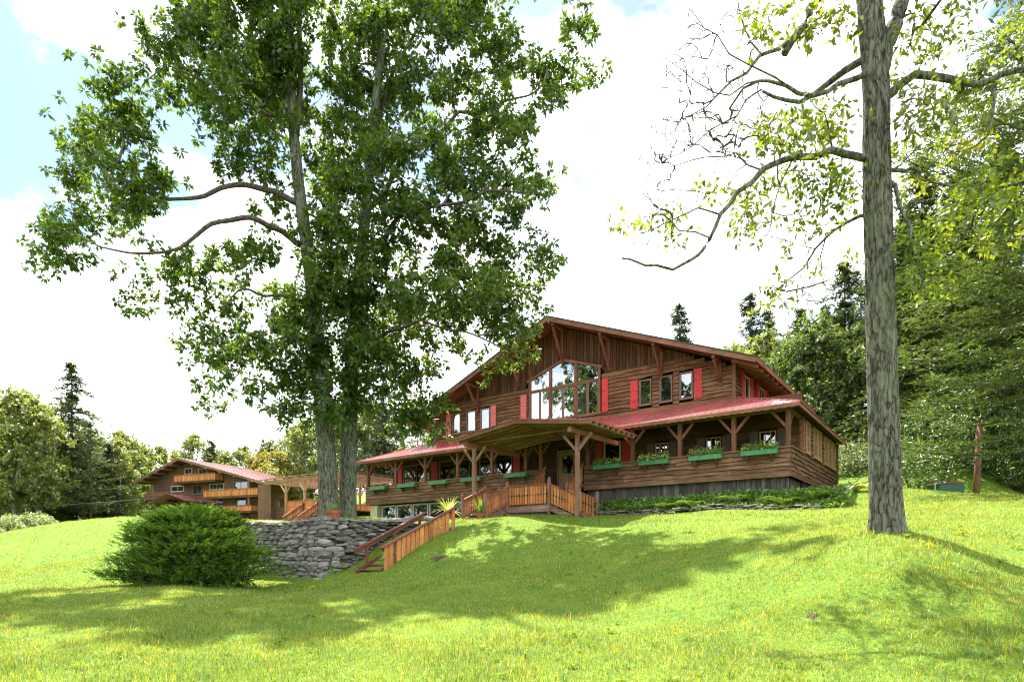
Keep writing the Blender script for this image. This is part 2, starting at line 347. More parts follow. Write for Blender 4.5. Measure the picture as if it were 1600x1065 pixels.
upper_fit = tps_fit(common + [PH(14, -12, 1.05), PH(18, -12, 1.08), PH(22, -11.5, 1.12), PH(14, -8, 1.36), PH(20, -8, 1.45), PH(20, -3, 1.62), PH(27, -3, 1.72), PH(30, -8, 1.7), PH(33, -3, 1.8), PH(12, -6.2, 1.42), PH(14, -4, 1.5), PH(17, -9, 1.40)])
W_A, W_B = 13.56, -12.70                      # corner of the dry stone wall
def ground(x, y):
    x = np.asarray(x, float); y = np.asarray(y, float); lo = tps_eval(lower_fit, x, y); up = tps_eval(upper_fit, x, y)
    a, b = to_h(x, y)
    wb = np.where(a < 21, 0.25, 0.25 + (a - 21) * 0.55); wa = np.where(b < -8.2, 0.25, 0.25 + (b + 8.2) * 1.5)
    m = sstep((b - W_B - 0.12) / wb) * sstep((a - W_A - 0.12) / wa)
    bump_ = 0.03 * np.sin(x * 1.3 + 0.7 * np.sin(y * 0.9)) * np.cos(y * 1.1 + 0.4) + 0.02 * np.sin(x * 2.7 + y * 1.9)
    return lo * (1 - m) + up * m + bump_
def gz(x, y): return float(ground(np.array([x]), np.array([y]))[0])
def ghz(a, b): v = hw(a, b); return gz(v.x, v.y)

def axis_pts(parts):
    out = []
    for lo, hi, st in parts: out.append(np.arange(lo, hi - 1e-6, st))
    return np.concatenate(out + [[parts[-1][1]]])
gx = axis_pts([(-600, -150, 50), (-150, -45, 6), (-45, -22, 1.0), (-22, 26, 0.3), (26, 50, 1.2), (50, 150, 8), (150, 600, 50)])
gy = axis_pts([(-250, -50, 40), (-50, -6, 4), (-6, 4, 0.8), (4, 36, 0.28), (36, 60, 0.9), (60, 130, 4), (130, 700, 40)])
GX, GY = np.meshgrid(gx, gy); GZ = ground(GX.ravel(), GY.ravel()).reshape(GX.shape)
V = np.stack([GX.ravel(), GY.ravel(), GZ.ravel()], 1); nx_, ny_ = len(gx), len(gy)
ii = (np.arange(ny_ - 1)[:, None] * nx_ + np.arange(nx_ - 1)[None]).ravel()
F = np.stack([ii, ii + 1, ii + 1 + nx_, ii + nx_], 1)
t = NT('lawn_ground'); vv = t.coords((1, 1, 1), shift=False)
n_big = t.noise(vv, 0.16, 4); n_mid = t.noise(vv, 1.3, 6, 0.6); n_fine = t.noise(vv, 16, 5, 0.7)
c = t.ramp(n_fine, [(0.3, (0.045, 0.095, 0.012)), (0.7, (0.15, 0.235, 0.032))])
c = t.mul(c, t.ramp(n_mid, [(0.3, (0.8, 0.86, 0.8)), (0.7, (1.2, 1.12, 1.1))]))
c = t.mul(c, t.ramp(n_big, [(0.35, (0.9, 0.95, 0.9)), (0.65, (1.12, 1.05, 1.0))]))
lawn_m = t.surf(t.bsdf(c, 0.9, t.bump(n_fine, 0.5, 0.05), 0.1))
lawn = np_obj('ground', V, F, lawn_m, smooth=True); lawn['kind'] = 'structure'; lawn['label'] = 'sloping green lawn in front of the lodge'

# ------------------------------------------------------------------ main house
rnd = random.Random(11)
def A(a, b, z): return Vector((-a, b, z))
house = hthing('timber_lodge', 'large brown wooden lodge with red metal porch roof and wide gable', 'house', 0, 0, 1.6)
Z_FLOOR, Z_RAIL, Z_SB = 3.45, 4.30, 3.10
B_WALL = 2.40
E_A0, E_A1, E_B, E_Z = -0.45, 27.45, -0.50, 6.05       # porch eaves
U_A0, U_A1, U_Z = 3.0, 22.8, 7.29                      # upper storey walls
RA, RZ, RS = 12.9, 13.14, 0.395                        # ridge

def wave(s, k): return 0.024 * math.sin(s * 2.1 + k) + 0.022 * math.sin(s * 4.3 + 2.3 * k + 1.5 * math.sin(s)) + 0.014 * math.sin(s * 8.1 + 3.1 * k)
def plank_mesh(axis, s0, s1, z0, z1, plane, amp, k, t0=0.065, t1=0.010, out=-1):
    mb = MB(); n = max(3, min(8, int((s1 - s0) / 0.3) + 2)); vs_ = []
    for i in range(n):
        s = s0 + (s1 - s0) * i / (n - 1); zb = z0 + amp * wave(s, k)
        for dz, th in ((zb, 0.0), (zb + 0.006, t0 - 0.012), (zb + 0.02, t0), (z1, t1), (z1, 0.0)):
            vs_.append(A(s, plane + out * th, dz) if axis == 'a' else A(plane + out * th, s, dz))
    fs_ = []
    for i in range(n - 1):
        for j in range(5):
            j2 = (j + 1) % 5; fs_.append((i * 5 + j, i * 5 + j2, (i + 1) * 5 + j2, (i + 1) * 5 + j))
    fs_ += [(4, 3, 2, 1, 0), tuple((n - 1) * 5 + j for j in range(5))]
    return mb.add(vs_, fs_)
def lay_planks(parent, name, axis, lo, hi, z0, z1, plane, holes, mat, rowh=0.2, maxlen=2.6, amp=1.0, clip=None, out=-1):
    rows = max(1, round((z1 - z0) / rowh)); rh = (z1 - z0) / rows
    for r in range(rows):
        za, zb = z0 + r * rh, z0 + (r + 1) * rh + 0.035
        l, h = lo, hi
        if clip: l, h = clip(zb, lo, hi)
        cuts = sorted([(hh[0], hh[1]) for hh in holes if hh[2] < zb - 0.05 and hh[3] > za + 0.03]); seg = []; cur = l
        for c0, c1 in cuts:
            if c0 > cur: seg.append((cur, min(c0, h)))
            cur = max(cur, c1)
        if cur < h: seg.append((cur, h))
        for s0, s1 in seg:
            if s1 - s0 < 0.05: continue
            m = max(1, math.ceil((s1 - s0) / maxlen)); e = [s0]
            for i in range(1, m): e.append(s0 + (s1 - s0) * (i + rnd.uniform(-0.25, 0.25)) / m)
            e.append(s1)
            for p, q in zip(e[:-1], e[1:]):
                o_ = plank_mesh(axis, p + 0.003, q - 0.003, za, zb, plane, amp, r * 1.7 + plane, out=out).build(name, mat, parent)
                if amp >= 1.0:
                    o_.data.materials.append(M['lap_shadow'])
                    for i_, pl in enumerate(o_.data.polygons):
                        if i_ % 5 in (0, 1) and i_ < len(o_.data.polygons) - 2: pl.material_index = 1  # lower lip coloured dark as the overlap shadow
def pb(axis, s, plane, off, z): return A(s, plane + off, z) if axis == 'a' else A(plane + off, s, z)
def window(parent, axis, lo, hi, z0, z1, plane, fmat, gmat, nx=1, nz=1, fw=0.07, out=-1, name='window'):
    mb = MB()
    def bar(s0, s1, za, zb, d0=-0.03, d1=0.07): mb.span(pb(axis, s0, plane, out * d0, za), pb(axis, s1, plane, out * d1, zb))
    bar(lo, lo + fw, z0, z1); bar(hi - fw, hi, z0, z1); bar(lo + fw, hi - fw, z1 - fw, z1); bar(lo + fw, hi - fw, z0, z0 + fw)
    bar(lo - 0.04, hi + 0.04, z0 - 0.045, z0 - 0.002, -0.03, 0.11)
    for i in range(1, nx):
        s = lo + (hi - lo) * i / nx; bar(s - 0.018, s + 0.018, z0 + fw, z1 - fw, 0.0, 0.045)
    for i in range(1, nz):
        z = z0 + (z1 - z0) * i / nz; bar(lo + fw, hi - fw, z - 0.016, z + 0.016, 0.003, 0.042)
    w = mb.build(name, fmat, parent)
    for i in range(nx):
        for j in range(nz):
            s0 = lo + fw + (hi - lo - 2 * fw) * i / nx; s1 = lo + fw + (hi - lo - 2 * fw) * (i + 1) / nx
            za = z0 + fw + (z1 - z0 - 2 * fw) * j / nz; zb = z0 + fw + (z1 - z0 - 2 * fw) * (j + 1) / nz
            MB().span(pb(axis, s0 + 0.004, plane, out * 0.010, za + 0.004), pb(axis, s1 - 0.004, plane, out * 0.018, zb - 0.004)).build('pane', gmat, w)
    return w
def shutter(parent, axis, lo, hi, z0, z1, plane, mat, out=-1):
    mb = MB(); h = z1 - z0; cuts = [0, 0.24, 0.62, 1.0] if h > 1 else [0, 0.5, 1]
    for c0, c1 in zip(cuts[:-1], cuts[1:]):
        mb.span(pb(axis, lo, plane, out * 0.045, z0 + h * c0 + 0.006), pb(axis, hi, plane, out * 0.085, z0 + h * c1 - 0.006))
    mb.span(pb(axis, lo + 0.01, plane, out * 0.04, z0 + 0.01), pb(axis, hi - 0.01, plane, out * 0.062, z1 - 0.01))
    return mb.build('shutter', mat, parent)

# inner walls
MB().span(A(0.12, B_WALL + 0.4, 1.2), A(26.9, 11.3, 5.95)).build('lower_storey', M['interior'], house)
core = MB().prism([A(U_A0 + 0.15, B_WALL + 0.4, 7.0), A(U_A1 - 0.15, B_WALL + 0.4, 7.0), A(U_A1 - 0.15, B_WALL + 0.4, RZ - RS * (U_A1 - 0.15 - RA) - 0.3),
                   A(RA, B_WALL + 0.4, RZ - 0.32), A(U_A0 + 0.15, B_WALL + 0.4, RZ - RS * (RA - U_A0 - 0.15) - 0.3)], (0, 11, 0)).build('upper_storey', M['interior'], house)
# ---- upper front wall
front = MB().span(A(U_A0, B_WALL + 0.06, 7.1), A(U_A0 + 0.12, B_WALL - 0.06, 9.2)).build('upper_front_wall', M['timber'], house)
up_holes = [(7.20, 7.92, 7.55, 8.95), (6.06, 6.80, 7.55, 8.95), (5.0, 5.74, 7.55, 8.95), (20.42, 21.18, 7.6, 9.0), (19.12, 19.96, 7.6, 9.0), (17.98, 18.82, 7.6, 9.0), (10.12, 15.08, 7.5, 11)]
def rake(z, lo, hi):
    d = (RZ - 0.32 - z) / RS; return max(lo, RA - d), min(hi, RA + d)
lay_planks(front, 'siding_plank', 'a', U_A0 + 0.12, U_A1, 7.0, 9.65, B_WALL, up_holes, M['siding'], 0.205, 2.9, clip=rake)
wa = U_A0 + 0.9
def win_top(a):
    if 10.05 < a < 15.15: return (10.05 + (10.86 - 10.05) * (1 - abs(a - 12.6) / 2.5)) + 0.10
    return 9.66
a = U_A0 + 0.15
while a < U_A1 - 0.15:
    w = rnd.uniform(0.17, 0.25); a2 = min(a + w, U_A1 - 0.1)
    tz = lambda q: RZ - 0.30 - RS * abs(q - RA); bz = lambda q: win_top(q) + 0.02
    if min(tz(a), tz(a2)) > max(bz(a), bz(a2)) + 0.05:
        th = rnd.uniform(0.025, 0.065)
        pts = [A(a + 0.012, B_WALL - 0.002, bz(a) - rnd.uniform(0, 0.03) if bz(a) < 9.7 else bz(a)), A(a2 - 0.012, B_WALL - 0.002, bz(a2)), A(a2 - 0.012, B_WALL - 0.002, tz(a2))]
        if a < RA < a2: pts.append(A(RA, B_WALL - 0.002, RZ - 0.3))
        pts.append(A(a + 0.012, B_WALL - 0.002, tz(a)))
        MB().prism(pts, (0, -th, 0)).build('gable_board', M['gable'], front)
    a = a2
MB().span(A(U_A0 + 0.12, B_WALL + 0.01, 7.0), A(U_A0 - 0.05, B_WALL - 0.075, 9.15)).build('corner_board', M['trim'], front)
MB().span(A(U_A1 + 0.04, B_WALL + 0.01, 7.0), A(U_A1 - 0.10, B_WALL - 0.075, 9.15)).build('corner_board', M['trim'], front)
for lo, hi in ((7.23, 7.89), (6.09, 6.77), (5.03, 5.71)): window(house, 'a', lo, hi, 7.6, 8.93, B_WALL, M['frame'], M['glass'])
for k, (lo, hi) in enumerate(((20.45, 21.15), (19.15, 19.93), (18.0, 18.79))):
    w = window(house, 'a', lo, hi, 7.64, 8.98, B_WALL, M['frame'], M['glass_clear'] if k < 2 else M['glass'])
    if k < 2: MB().span(A(lo + 0.03, B_WALL + 0.07, 7.67), A(hi - 0.03, B_WALL + 0.09, 8.95)).build('sky_blind', M['sky_blind'], w)  # added blinds; the first stands in for a sky reflection
for lo, hi, z0, z1, m in ((7.98, 8.40, 7.5, 8.98, 'shutter'), (4.55, 4.95, 7.52, 9.0, 'shutter'), (21.30, 21.72, 7.55, 9.0, 'shutter_faded'), (17.5, 17.92, 7.6, 9.05, 'shutter_faded'),
                      (15.18, 15.6, 7.6, 9.33, 'shutter_faded'), (9.72, 10.1, 7.55, 9.42, 'shutter')):
    shutter(house, 'a', lo, hi, z0, z1, B_WALL, M[m])
# ---- great window
gw = MB(); g_l, g_r, g_m1, g_m2 = 15.0, 10.2, 13.47, 11.77
def gtop(a): return 10.05 + 0.81 * (1 - abs(a - 12.6) / 2.4)
for a_, w in ((g_l - 0.07, 0.14), (g_m1, 0.17), (g_m2, 0.17), (g_r + 0.07, 0.14)): gw.span(A(a_ - w / 2, B_WALL + 0.04, 7.55), A(a_ + w / 2, B_WALL - 0.09, gtop(a_) - 0.02))
gw.span(A(g_r, B_WALL + 0.04, 9.36), A(g_l, B_WALL - 0.075, 9.49)); gw.span(A(g_r - 0.06, B_WALL + 0.04, 7.47), A(g_l + 0.06, B_WALL - 0.12, 7.6))
for p, q in ((g_l + 0.12, 12.6), (12.6, g_r - 0.12)): gw.beam(A(p, B_WALL - 0.03, gtop(p) + 0.05), A(q, B_WALL - 0.03, gtop(q) + 0.05), 0.15, 0.13)
gwin = gw.build('great_window', M['trim'], house)
for c0, c1 in ((g_m1 + 0.085, g_l - 0.14), (g_m2 + 0.085, g_m1 - 0.085), (g_r + 0.14, g_m2 - 0.085)):
    mid = (c0 + c1) / 2
    for s0, s1 in ((c0, mid - 0.03), (mid + 0.03, c1)):
        sash = MB()
        for p, q, za, zb in ((s0, s0 + 0.045, 7.6, 9.36), (s1 - 0.045, s1, 7.6, 9.36), (s0 + 0.045, s1 - 0.045, 9.31, 9.36), (s0 + 0.045, s1 - 0.045, 7.6, 7.65)): sash.span(A(p, B_WALL - 0.02, za), A(q, B_WALL - 0.05, zb))
        sash.build('sash', M['frame'], gwin); MB().span(A(s0 + 0.05, B_WALL - 0.03, 7.655), A(s1 - 0.05, B_WALL - 0.036, 9.305)).build('pane', M['glass_clear'], gwin)
    MB().span(A(mid - 0.028, B_WALL - 0.01, 7.6), A(mid + 0.028, B_WALL - 0.045, 9.36)).build('mullion', M['frame'], gwin)
    poly = [A(c0, B_WALL - 0.03, 9.49), A(c1, B_WALL - 0.03, 9.49), A(c1, B_WALL - 0.03, gtop(c1) - 0.03)] + ([A(12.6, B_WALL - 0.03, 10.83)] if c0 < 12.6 < c1 else []) + [A(c0, B_WALL - 0.03, gtop(c0) - 0.03)]
    MB().prism(poly, (0, 0.006, 0)).build('pane', M['glass_clear'], gwin)
def curtain(a0, a1, gather):
    mb = MB(); n = 26; vs_ = []
    for j in range(9):
        f = j / 8; z = 9.4 - 1.85 * f; w0 = a0 + (a1 - a0) * gather * sstep(f * 1.1) * 0.75
        for i in range(n):
            s = w0 + (a1 - w0) * i / (n - 1); vs_.append(A(s, B_WALL + 0.17 + 0.035 * math.sin(i * 1.9 + 0.3 * j), z))
    fs_ = [(j * n + i, j * n + i + 1, (j + 1) * n + i + 1, (j + 1) * n + i) for j in range(8) for i in range(n - 1)]
    mb.add(vs_, fs_).build('curtain', M['curtain'], gwin, smooth=True)
curtain(13.6, 14.9, 0.0); curtain(12.75, 13.4, 0.55); curtain(11.0, 11.7, 0.5); curtain(10.75, 10.28, 0.5)
# ---- upper side wall (right)
side_u = MB().span(A(U_A0 + 0.02, B_WALL + 0.02, 7.0), A(U_A0 + 0.14, 13.4, 9.0)).build('upper_side_wall', M['interior'], house)
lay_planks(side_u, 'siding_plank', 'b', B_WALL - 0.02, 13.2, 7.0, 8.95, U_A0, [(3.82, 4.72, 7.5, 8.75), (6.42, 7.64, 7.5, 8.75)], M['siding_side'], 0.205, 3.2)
window(house, 'b', 3.85, 4.70, 7.55, 8.72, U_A0, M['frame_grey'], M['glass']); window(house, 'b', 6.45, 7.62, 7.55, 8.72, U_A0, M['frame_grey'], M['glass'], 2, 1)
for lo, hi in ((3.3, 3.8), (4.75, 5.25), (5.9, 6.4), (7.66, 8.2)): shutter(house, 'b', lo, hi, 7.5, 8.8, U_A0, M['shutter'])
# ---- main roof
def rz(a): return RZ - RS * abs(a - RA)
EA0, EA1 = 1.70, 24.1; RB0, RB1 = 1.15, 14.2
for e, nm in ((EA0, 1), (EA1, -1)):
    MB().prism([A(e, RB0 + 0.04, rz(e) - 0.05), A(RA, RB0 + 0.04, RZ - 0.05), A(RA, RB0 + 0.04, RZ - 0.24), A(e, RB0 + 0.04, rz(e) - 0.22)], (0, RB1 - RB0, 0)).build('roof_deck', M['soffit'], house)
    mr = MB().prism([A(e - 0.06 * nm, RB0 - 0.06, rz(e - 0.06 * nm) - 0.046), A(RA, RB0 - 0.06, RZ - 0.046), A(RA, RB0 - 0.06, RZ + 0.0), A(e - 0.06 * nm, RB0 - 0.06, rz(e - 0.06 * nm))], (0, RB1 - RB0 + 0.2, 0)).build('main_roof', M['shingle'], house)
    MB().beam(A(e - 0.02 * nm, RB0, rz(e) - 0.17), A(RA, RB0, RZ - 0.17), 0.05, 0.24).build('barge_board', M['trim'], mr)
    MB().beam(A(e - 0.03 * nm, RB0 + 0.03, rz(e) - 0.16), A(e - 0.03 * nm, RB1, rz(e) - 0.16), 0.05, 0.2).build('fascia', M['trim_side'], mr)
    b = RB0 + 0.6
    while b < RB1 - 0.3:                                          # rafters under the side eaves
        q = e + nm * 1.25; MB().beam(A(e + 0.06 * nm, b, rz(e) - 0.31), A(q, b, rz(q) - 0.31), 0.08, 0.14).build('rafter', M['trim'], mr); b += 0.9
for a_ in (3.65, 6.65, 9.65, 12.62, 15.75, 18.95, 22.1):            # purlins and knee braces under the front overhang
    z_t = rz(a_) - 0.33; MB().span(A(a_ - 0.07, RB0 + 0.08, z_t - 0.14), A(a_ + 0.07, B_WALL - 0.05, z_t)).build('purlin', M['timber'], house)
    drop = min(1.55, max(1.0, (z_t - 8.4) * 0.7)) if a_ != 12.62 else 1.85
    br = MB().beam(A(a_, RB0 + 0.16, z_t - 0.18), A(a_, B_WALL - 0.13, z_t - drop), 0.11, 0.13).build('knee_brace', M['timber'], house)
    MB().span(A(a_ - 0.065, B_WALL - 0.14, z_t - drop - 0.22), A(a_ + 0.065, B_WALL - 0.05, z_t - 0.14)).build('brace_block', M['timber'], br)
for b, z in ((7.3, 7.05),): pass
chim = None
# ---- porch roof, hipped at both ends, sheet by sheet
PS = (U_Z - E_Z) / (B_WALL - E_B)
def hip_b(a):
    if a < U_A0: return E_B + (a - E_A0) * (B_WALL - E_B) / (U_A0 - E_A0)
    if a > U_A1: return E_B + (E_A1 - a) * (B_WALL - E_B) / (E_A1 - U_A1)
    return B_WALL
proof = MB().beam(A(E_A0, E_B + 0.03, E_Z - 0.02), A(E_A1, E_B + 0.03, E_Z - 0.02), 0.04, 0.05).build('porch_roof', M['redmetal'], house)
def sheet(parent, f, s0, s1, nrib, name='roof_sheet', mat='redmetal'):
    """f(s) -> lower point, upper point of the roof line at s"""
    mb = MB(); cuts = [s0, s1]
    for br in (U_A0, U_A1):
        if f.kink and s0 < br < s1: cuts.append(br)
    cuts = sorted(cuts); up = Vector((0, 0, 0.012)); vs_ = []; 
    for s in cuts: lo, hi = f(s); vs_ += [lo, hi, lo + up, hi + up]
    fs_ = []
    for i in range(len(cuts) - 1):
        o = i * 4; fs_ += [(o + 2, o + 3, o + 7, o + 6), (o, o + 4, o + 5, o + 1), (o, o + 2, o + 6, o + 4), (o + 1, o + 5, o + 7, o + 3)]
    mb.add(vs_, fs_)
    for k in range(nrib):
        s = s0 + (s1 - s0) * (k + 0.1) / nrib; lo, hi = f(s); lo2, hi2 = f(s + 0.04)
        if (hi - lo).length < 0.12: continue
        mb.add([lo + up, lo2 + up, hi2 + up, hi + up, lo + up * 3.2, lo2 + up * 3.2, hi2 + up * 3.2, hi + up * 3.2], [(4, 5, 6, 7), (0, 4, 7, 3), (1, 2, 6, 5), (0, 1, 5, 4)])
    return mb.build(name, M[mat], parent)
class Fn:
    def __init__(s, fn, kink=False): s.fn = fn; s.kink = kink
    def __call__(s, x): return s.fn(x)
f_front = Fn(lambda s: (A(s, E_B, E_Z), A(s, max(E_B + 0.02, hip_b(s)), E_Z + PS * (max(E_B + 0.02, hip_b(s)) - E_B))), True)
n = 31
for i in range(n): sheet(proof, f_front, E_A0 + (E_A1 - E_A0) * i / n + 0.002, E_A0 + (E_A1 - E_A0) * (i + 1) / n - 0.002, 3)
def side_roof(e_a, w_a, b_end):
    def fn(b):
        k = min(1.0, (b - E_B) / (B_WALL - E_B)); k = max(k, 0.02); return A(e_a, b, E_Z), A(e_a + (w_a - e_a) * k, b, E_Z + (U_Z - E_Z) * k)
    f = Fn(fn); m = 12
    for i in range(m): sheet(proof, f, E_B + (b_end - E_B) * i / m + 0.002, E_B + (b_end - E_B) * (i + 1) / m - 0.002, 3)
side_roof(E_A0, U_A0, 11.9); side_roof(E_A1, U_A1, 11.9)
for a0, a1, ua in ((E_A0, E_A0, U_A0), (E_A1, E_A1, U_A1)):
    MB().beam(A(a0, E_B, E_Z + 0.03), A(ua, B_WALL, U_Z + 0.03), 0.12, 0.03).build('hip_cap', M['redmetal'], proof)
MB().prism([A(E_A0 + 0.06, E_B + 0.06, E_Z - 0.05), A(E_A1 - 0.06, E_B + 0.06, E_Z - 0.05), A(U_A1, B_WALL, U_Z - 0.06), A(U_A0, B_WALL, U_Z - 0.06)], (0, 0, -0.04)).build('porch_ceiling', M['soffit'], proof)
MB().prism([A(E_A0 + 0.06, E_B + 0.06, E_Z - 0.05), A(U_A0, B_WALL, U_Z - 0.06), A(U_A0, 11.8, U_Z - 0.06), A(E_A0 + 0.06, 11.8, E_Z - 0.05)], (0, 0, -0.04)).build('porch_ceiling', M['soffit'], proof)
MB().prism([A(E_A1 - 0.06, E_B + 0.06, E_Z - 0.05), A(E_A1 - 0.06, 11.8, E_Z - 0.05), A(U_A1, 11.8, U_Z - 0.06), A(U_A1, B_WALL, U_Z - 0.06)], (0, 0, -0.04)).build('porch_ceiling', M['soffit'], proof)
def scallop(fn, s0, s1, off):
    mb = MB(); n = int((s1 - s0) / 0.055); top = []; bot = []
    for i in range(n + 1):
        s = s0 + (s1 - s0) * i / n; top.append(fn(s, E_Z - 0.03)); bot.append(fn(s, E_Z - 0.16 - 0.035 * abs(math.sin(math.pi * s / 0.33))))
    vs_ = top + bot; off = Vector(off); vs_ += [v + off for v in vs_]; m = n + 1; fs_ = []
    for i in range(n): fs_ += [(i, i + 1, m + i + 1, m + i), (2 * m + i, 3 * m + i, 3 * m + i + 1, 2 * m + i + 1), (m + i, m + i + 1, 3 * m + i + 1, 3 * m + i)]
    mb.add(vs_, fs_).build('scalloped_trim', M['pine_x'], proof)
for i in range(10):
    p, q = E_A0 + 27.9 * i / 10, E_A0 + 27.9 * (i + 1) / 10
    scallop(lambda s, z: A(s, E_B + 0.0, z), p + 0.002, q - 0.002, (0, 0.03, 0))
for i in range(4): scallop(lambda s, z: A(E_A0 + 0.02, s, z), E_B + 0.04 + 3.05 * i, E_B + 0.04 + 3.05 * (i + 1) - 0.004, (-0.03, 0, 0))
# ---- porch: low plank wall, rail, floor, posts
ENT0, ENT1 = 9.85, 12.45
porch = MB().span(A(0.06, 0.12, 3.28), A(26.95, B_WALL + 0.1, Z_FLOOR)).build('porch_floor', M['deckwood'], house)
for lo, hi in ((0.03, ENT0), (ENT1, 27.0)):
    pw = MB().span(A(lo + 0.05, 0.02, Z_SB + 0.06), A(hi - 0.05, 0.10, Z_RAIL - 0.04)).build('porch_wall', M['interior'], house)
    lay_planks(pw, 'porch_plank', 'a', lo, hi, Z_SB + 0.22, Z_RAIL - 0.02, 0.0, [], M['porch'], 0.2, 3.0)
    MB().span(A(lo, 0.01, Z_SB), A(hi, -0.05, Z_SB + 0.235)).build('bottom_board', M['porch'], pw)
    MB().span(A(lo - 0.06, 0.16, Z_RAIL), A(hi + (0.04 if hi > 20 else 0), -0.09, Z_RAIL + 0.055)).build('rail_cap', M['trim'], pw)
pw = MB().span(A(0.10, 0.14, Z_SB + 0.06), A(0.16, 11.2, Z_RAIL - 0.04)).build('porch_wall', M['interior'], house)
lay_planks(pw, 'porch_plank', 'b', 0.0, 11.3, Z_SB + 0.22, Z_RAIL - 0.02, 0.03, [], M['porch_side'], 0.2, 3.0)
MB().span(A(0.04, -0.05, Z_SB), A(-0.02, 11.3, Z_SB + 0.235)).build('bottom_board', M['porch_side'], pw)
MB().span(A(-0.09, -0.05, Z_RAIL), A(0.16, B_WALL, Z_RAIL + 0.055)).build('rail_cap', M['trim_side'], pw)
pw = MB().span(A(26.9, 0.1, Z_SB), A(26.97, B_WALL, Z_RAIL)).build('porch_wall', M['porch_side'], house)
# lower side wall with tan windows
sw = MB().span(A(0.05, B_WALL + 0.02, Z_RAIL), A(0.16, 11.25, 6.1)).build('lower_side_wall', M['interior'], house)
sh = [(2.85, 3.75), (4.55, 5.5), (5.6, 6.5), (7.3, 8.25), (8.35, 9.35), (9.45, 10.5)]
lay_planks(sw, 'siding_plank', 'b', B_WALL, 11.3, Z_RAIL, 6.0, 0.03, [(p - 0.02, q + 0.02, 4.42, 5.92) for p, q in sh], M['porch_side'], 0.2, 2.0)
for p, q in sh: window(house, 'b', p, q, 4.45, 5.9, 0.03, M['frame_tan'], M['glass'], 2, 2, 0.08)
MB().span(A(0.15, 2.36, Z_RAIL), A(-0.04, 2.5, 6.0)).build('corner_board', M['trim_side'], sw)
MB().span(A(0.10, 11.28, 2.9), A(-0.05, 11.42, 6.0)).build('corner_board', M['trim_side'], sw)
# lower front wall behind the porch
lw_holes = [(1.1, 1.9, 4.2, 5.55), (3.6, 4.4, 4.2, 5.55), (6.25, 7.05, 4.2, 5.55), (8.95, 10.0, 3.9, 5.9), (11.65, 12.95, 3.4, 5.75), (16.2, 18.9, 4.2, 5.95), (19.6, 22.4, 4.2, 5.95), (23.2, 25.9, 4.2, 5.95)]
lw = MB().span(A(0.1, B_WALL + 0.05, 3.3), A(0.3, B_WALL + 0.3, 7.0)).build('lower_front_wall', M['interior'], house)
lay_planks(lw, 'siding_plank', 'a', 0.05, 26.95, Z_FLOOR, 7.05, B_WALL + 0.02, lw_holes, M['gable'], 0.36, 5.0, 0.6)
for lo, hi in ((1.14, 1.86), (3.64, 4.36), (6.29, 7.01)):
    window(house, 'a', lo, hi, 4.2, 5.52, B_WALL, M['frame_tan'], M['glass'], 3, 3, 0.045)
    for p, q in ((lo - 0.45, lo - 0.06), (hi + 0.06, hi + 0.45)): shutter(house, 'a', p, q, 4.15, 5.55, B_WALL, M['shutter_dark'])
window(house, 'a', 8.98, 9.98, 3.9, 5.88, B_WALL, M['frame_grey'], M['glass'], 1, 1)
for p, q in ((8.45, 8.9), (10.05, 10.5)): shutter(house, 'a', p, q, 3.9, 5.9, B_WALL, M['shutter'])
for lo, hi in ((16.24, 18.86), (19.64, 22.36), (23.24, 25.86)): window(house, 'a', lo, hi, 4.2, 5.95, B_WALL, M['frame'], M['glass'], 2, 1)
for p, q in ((15.65, 16.15), (19.0, 19.5), (22.5, 23.1), (25.95, 26.5)): shutter(house, 'a', p, q, 4.1, 6.0, B_WALL, M['shutter'])
dm = MB()
for s0, s1, z0, z1 in ((11.72, 11.95, Z_FLOOR, 5.6), (12.65, 12.88, Z_FLOOR, 5.6), (11.95, 12.65, 5.4, 5.6), (11.95, 12.65, Z_FLOOR, 4.4)): dm.span(A(s0, B_WALL - 0.06, z0), A(s1, B_WALL, z1))
door = dm.build('front_door', M['doorwood'], house)
MB().span(A(11.96, B_WALL - 0.035, 4.41), A(12.64, B_WALL - 0.025, 5.39)).build('pane', M['glass'], door)
MB().lathe([(0.0, 0), (0.035, 0.01), (0.045, 0.04), (0.035, 0.07), (0, 0.08)], A(11.85, B_WALL - 0.1, 4.4), 10).build('door_knob', M['black'], door)
fr = MB()
for s0, s1, z0, z1 in ((11.6, 11.7, Z_FLOOR, 5.75), (12.9, 13.0, Z_FLOOR, 5.75), (11.7, 12.9, 5.62, 5.75)): fr.span(A(s0, B_WALL - 0.09, z0), A(s1, B_WALL, z1))
fr.build('door_frame', M['pine_z'], house)
# posts with Y braces
MB().span(A(0.02, 0.18, 5.86), A(26.98, 0.02, 6.0)).build('header_beam', M['timber'], house)
MB().span(A(0.02, 0.2, 5.86), A(0.16, 11, 5.98)).build('header_beam', M['timber'], house)
for a_ in (0.12, 2.35, 4.8, 7.2, 9.7, 12.6, 13.6, 16.0, 18.65, 21.4, 24.1, 26.88):
    ps = MB().span(A(a_ - 0.085, 0.02, Z_RAIL + 0.05), A(a_ + 0.085, 0.19, 5.86)).build('porch_post', M['timber'], house)
    for sg in (-1, 1):
        q = a_ + sg * 0.62
        if 0.1 < q < 26.9: MB().beam(A(a_ + sg * 0.06, 0.105, 5.18), A(q, 0.105, 5.84), 0.10, 0.11).build('brace', M['timber'], ps)
    if a_ in (0.12, 26.88): MB().beam(A(a_, 0.18, 5.18), A(a_, 0.8, 5.84), 0.10, 0.11).build('brace', M['timber'], ps)
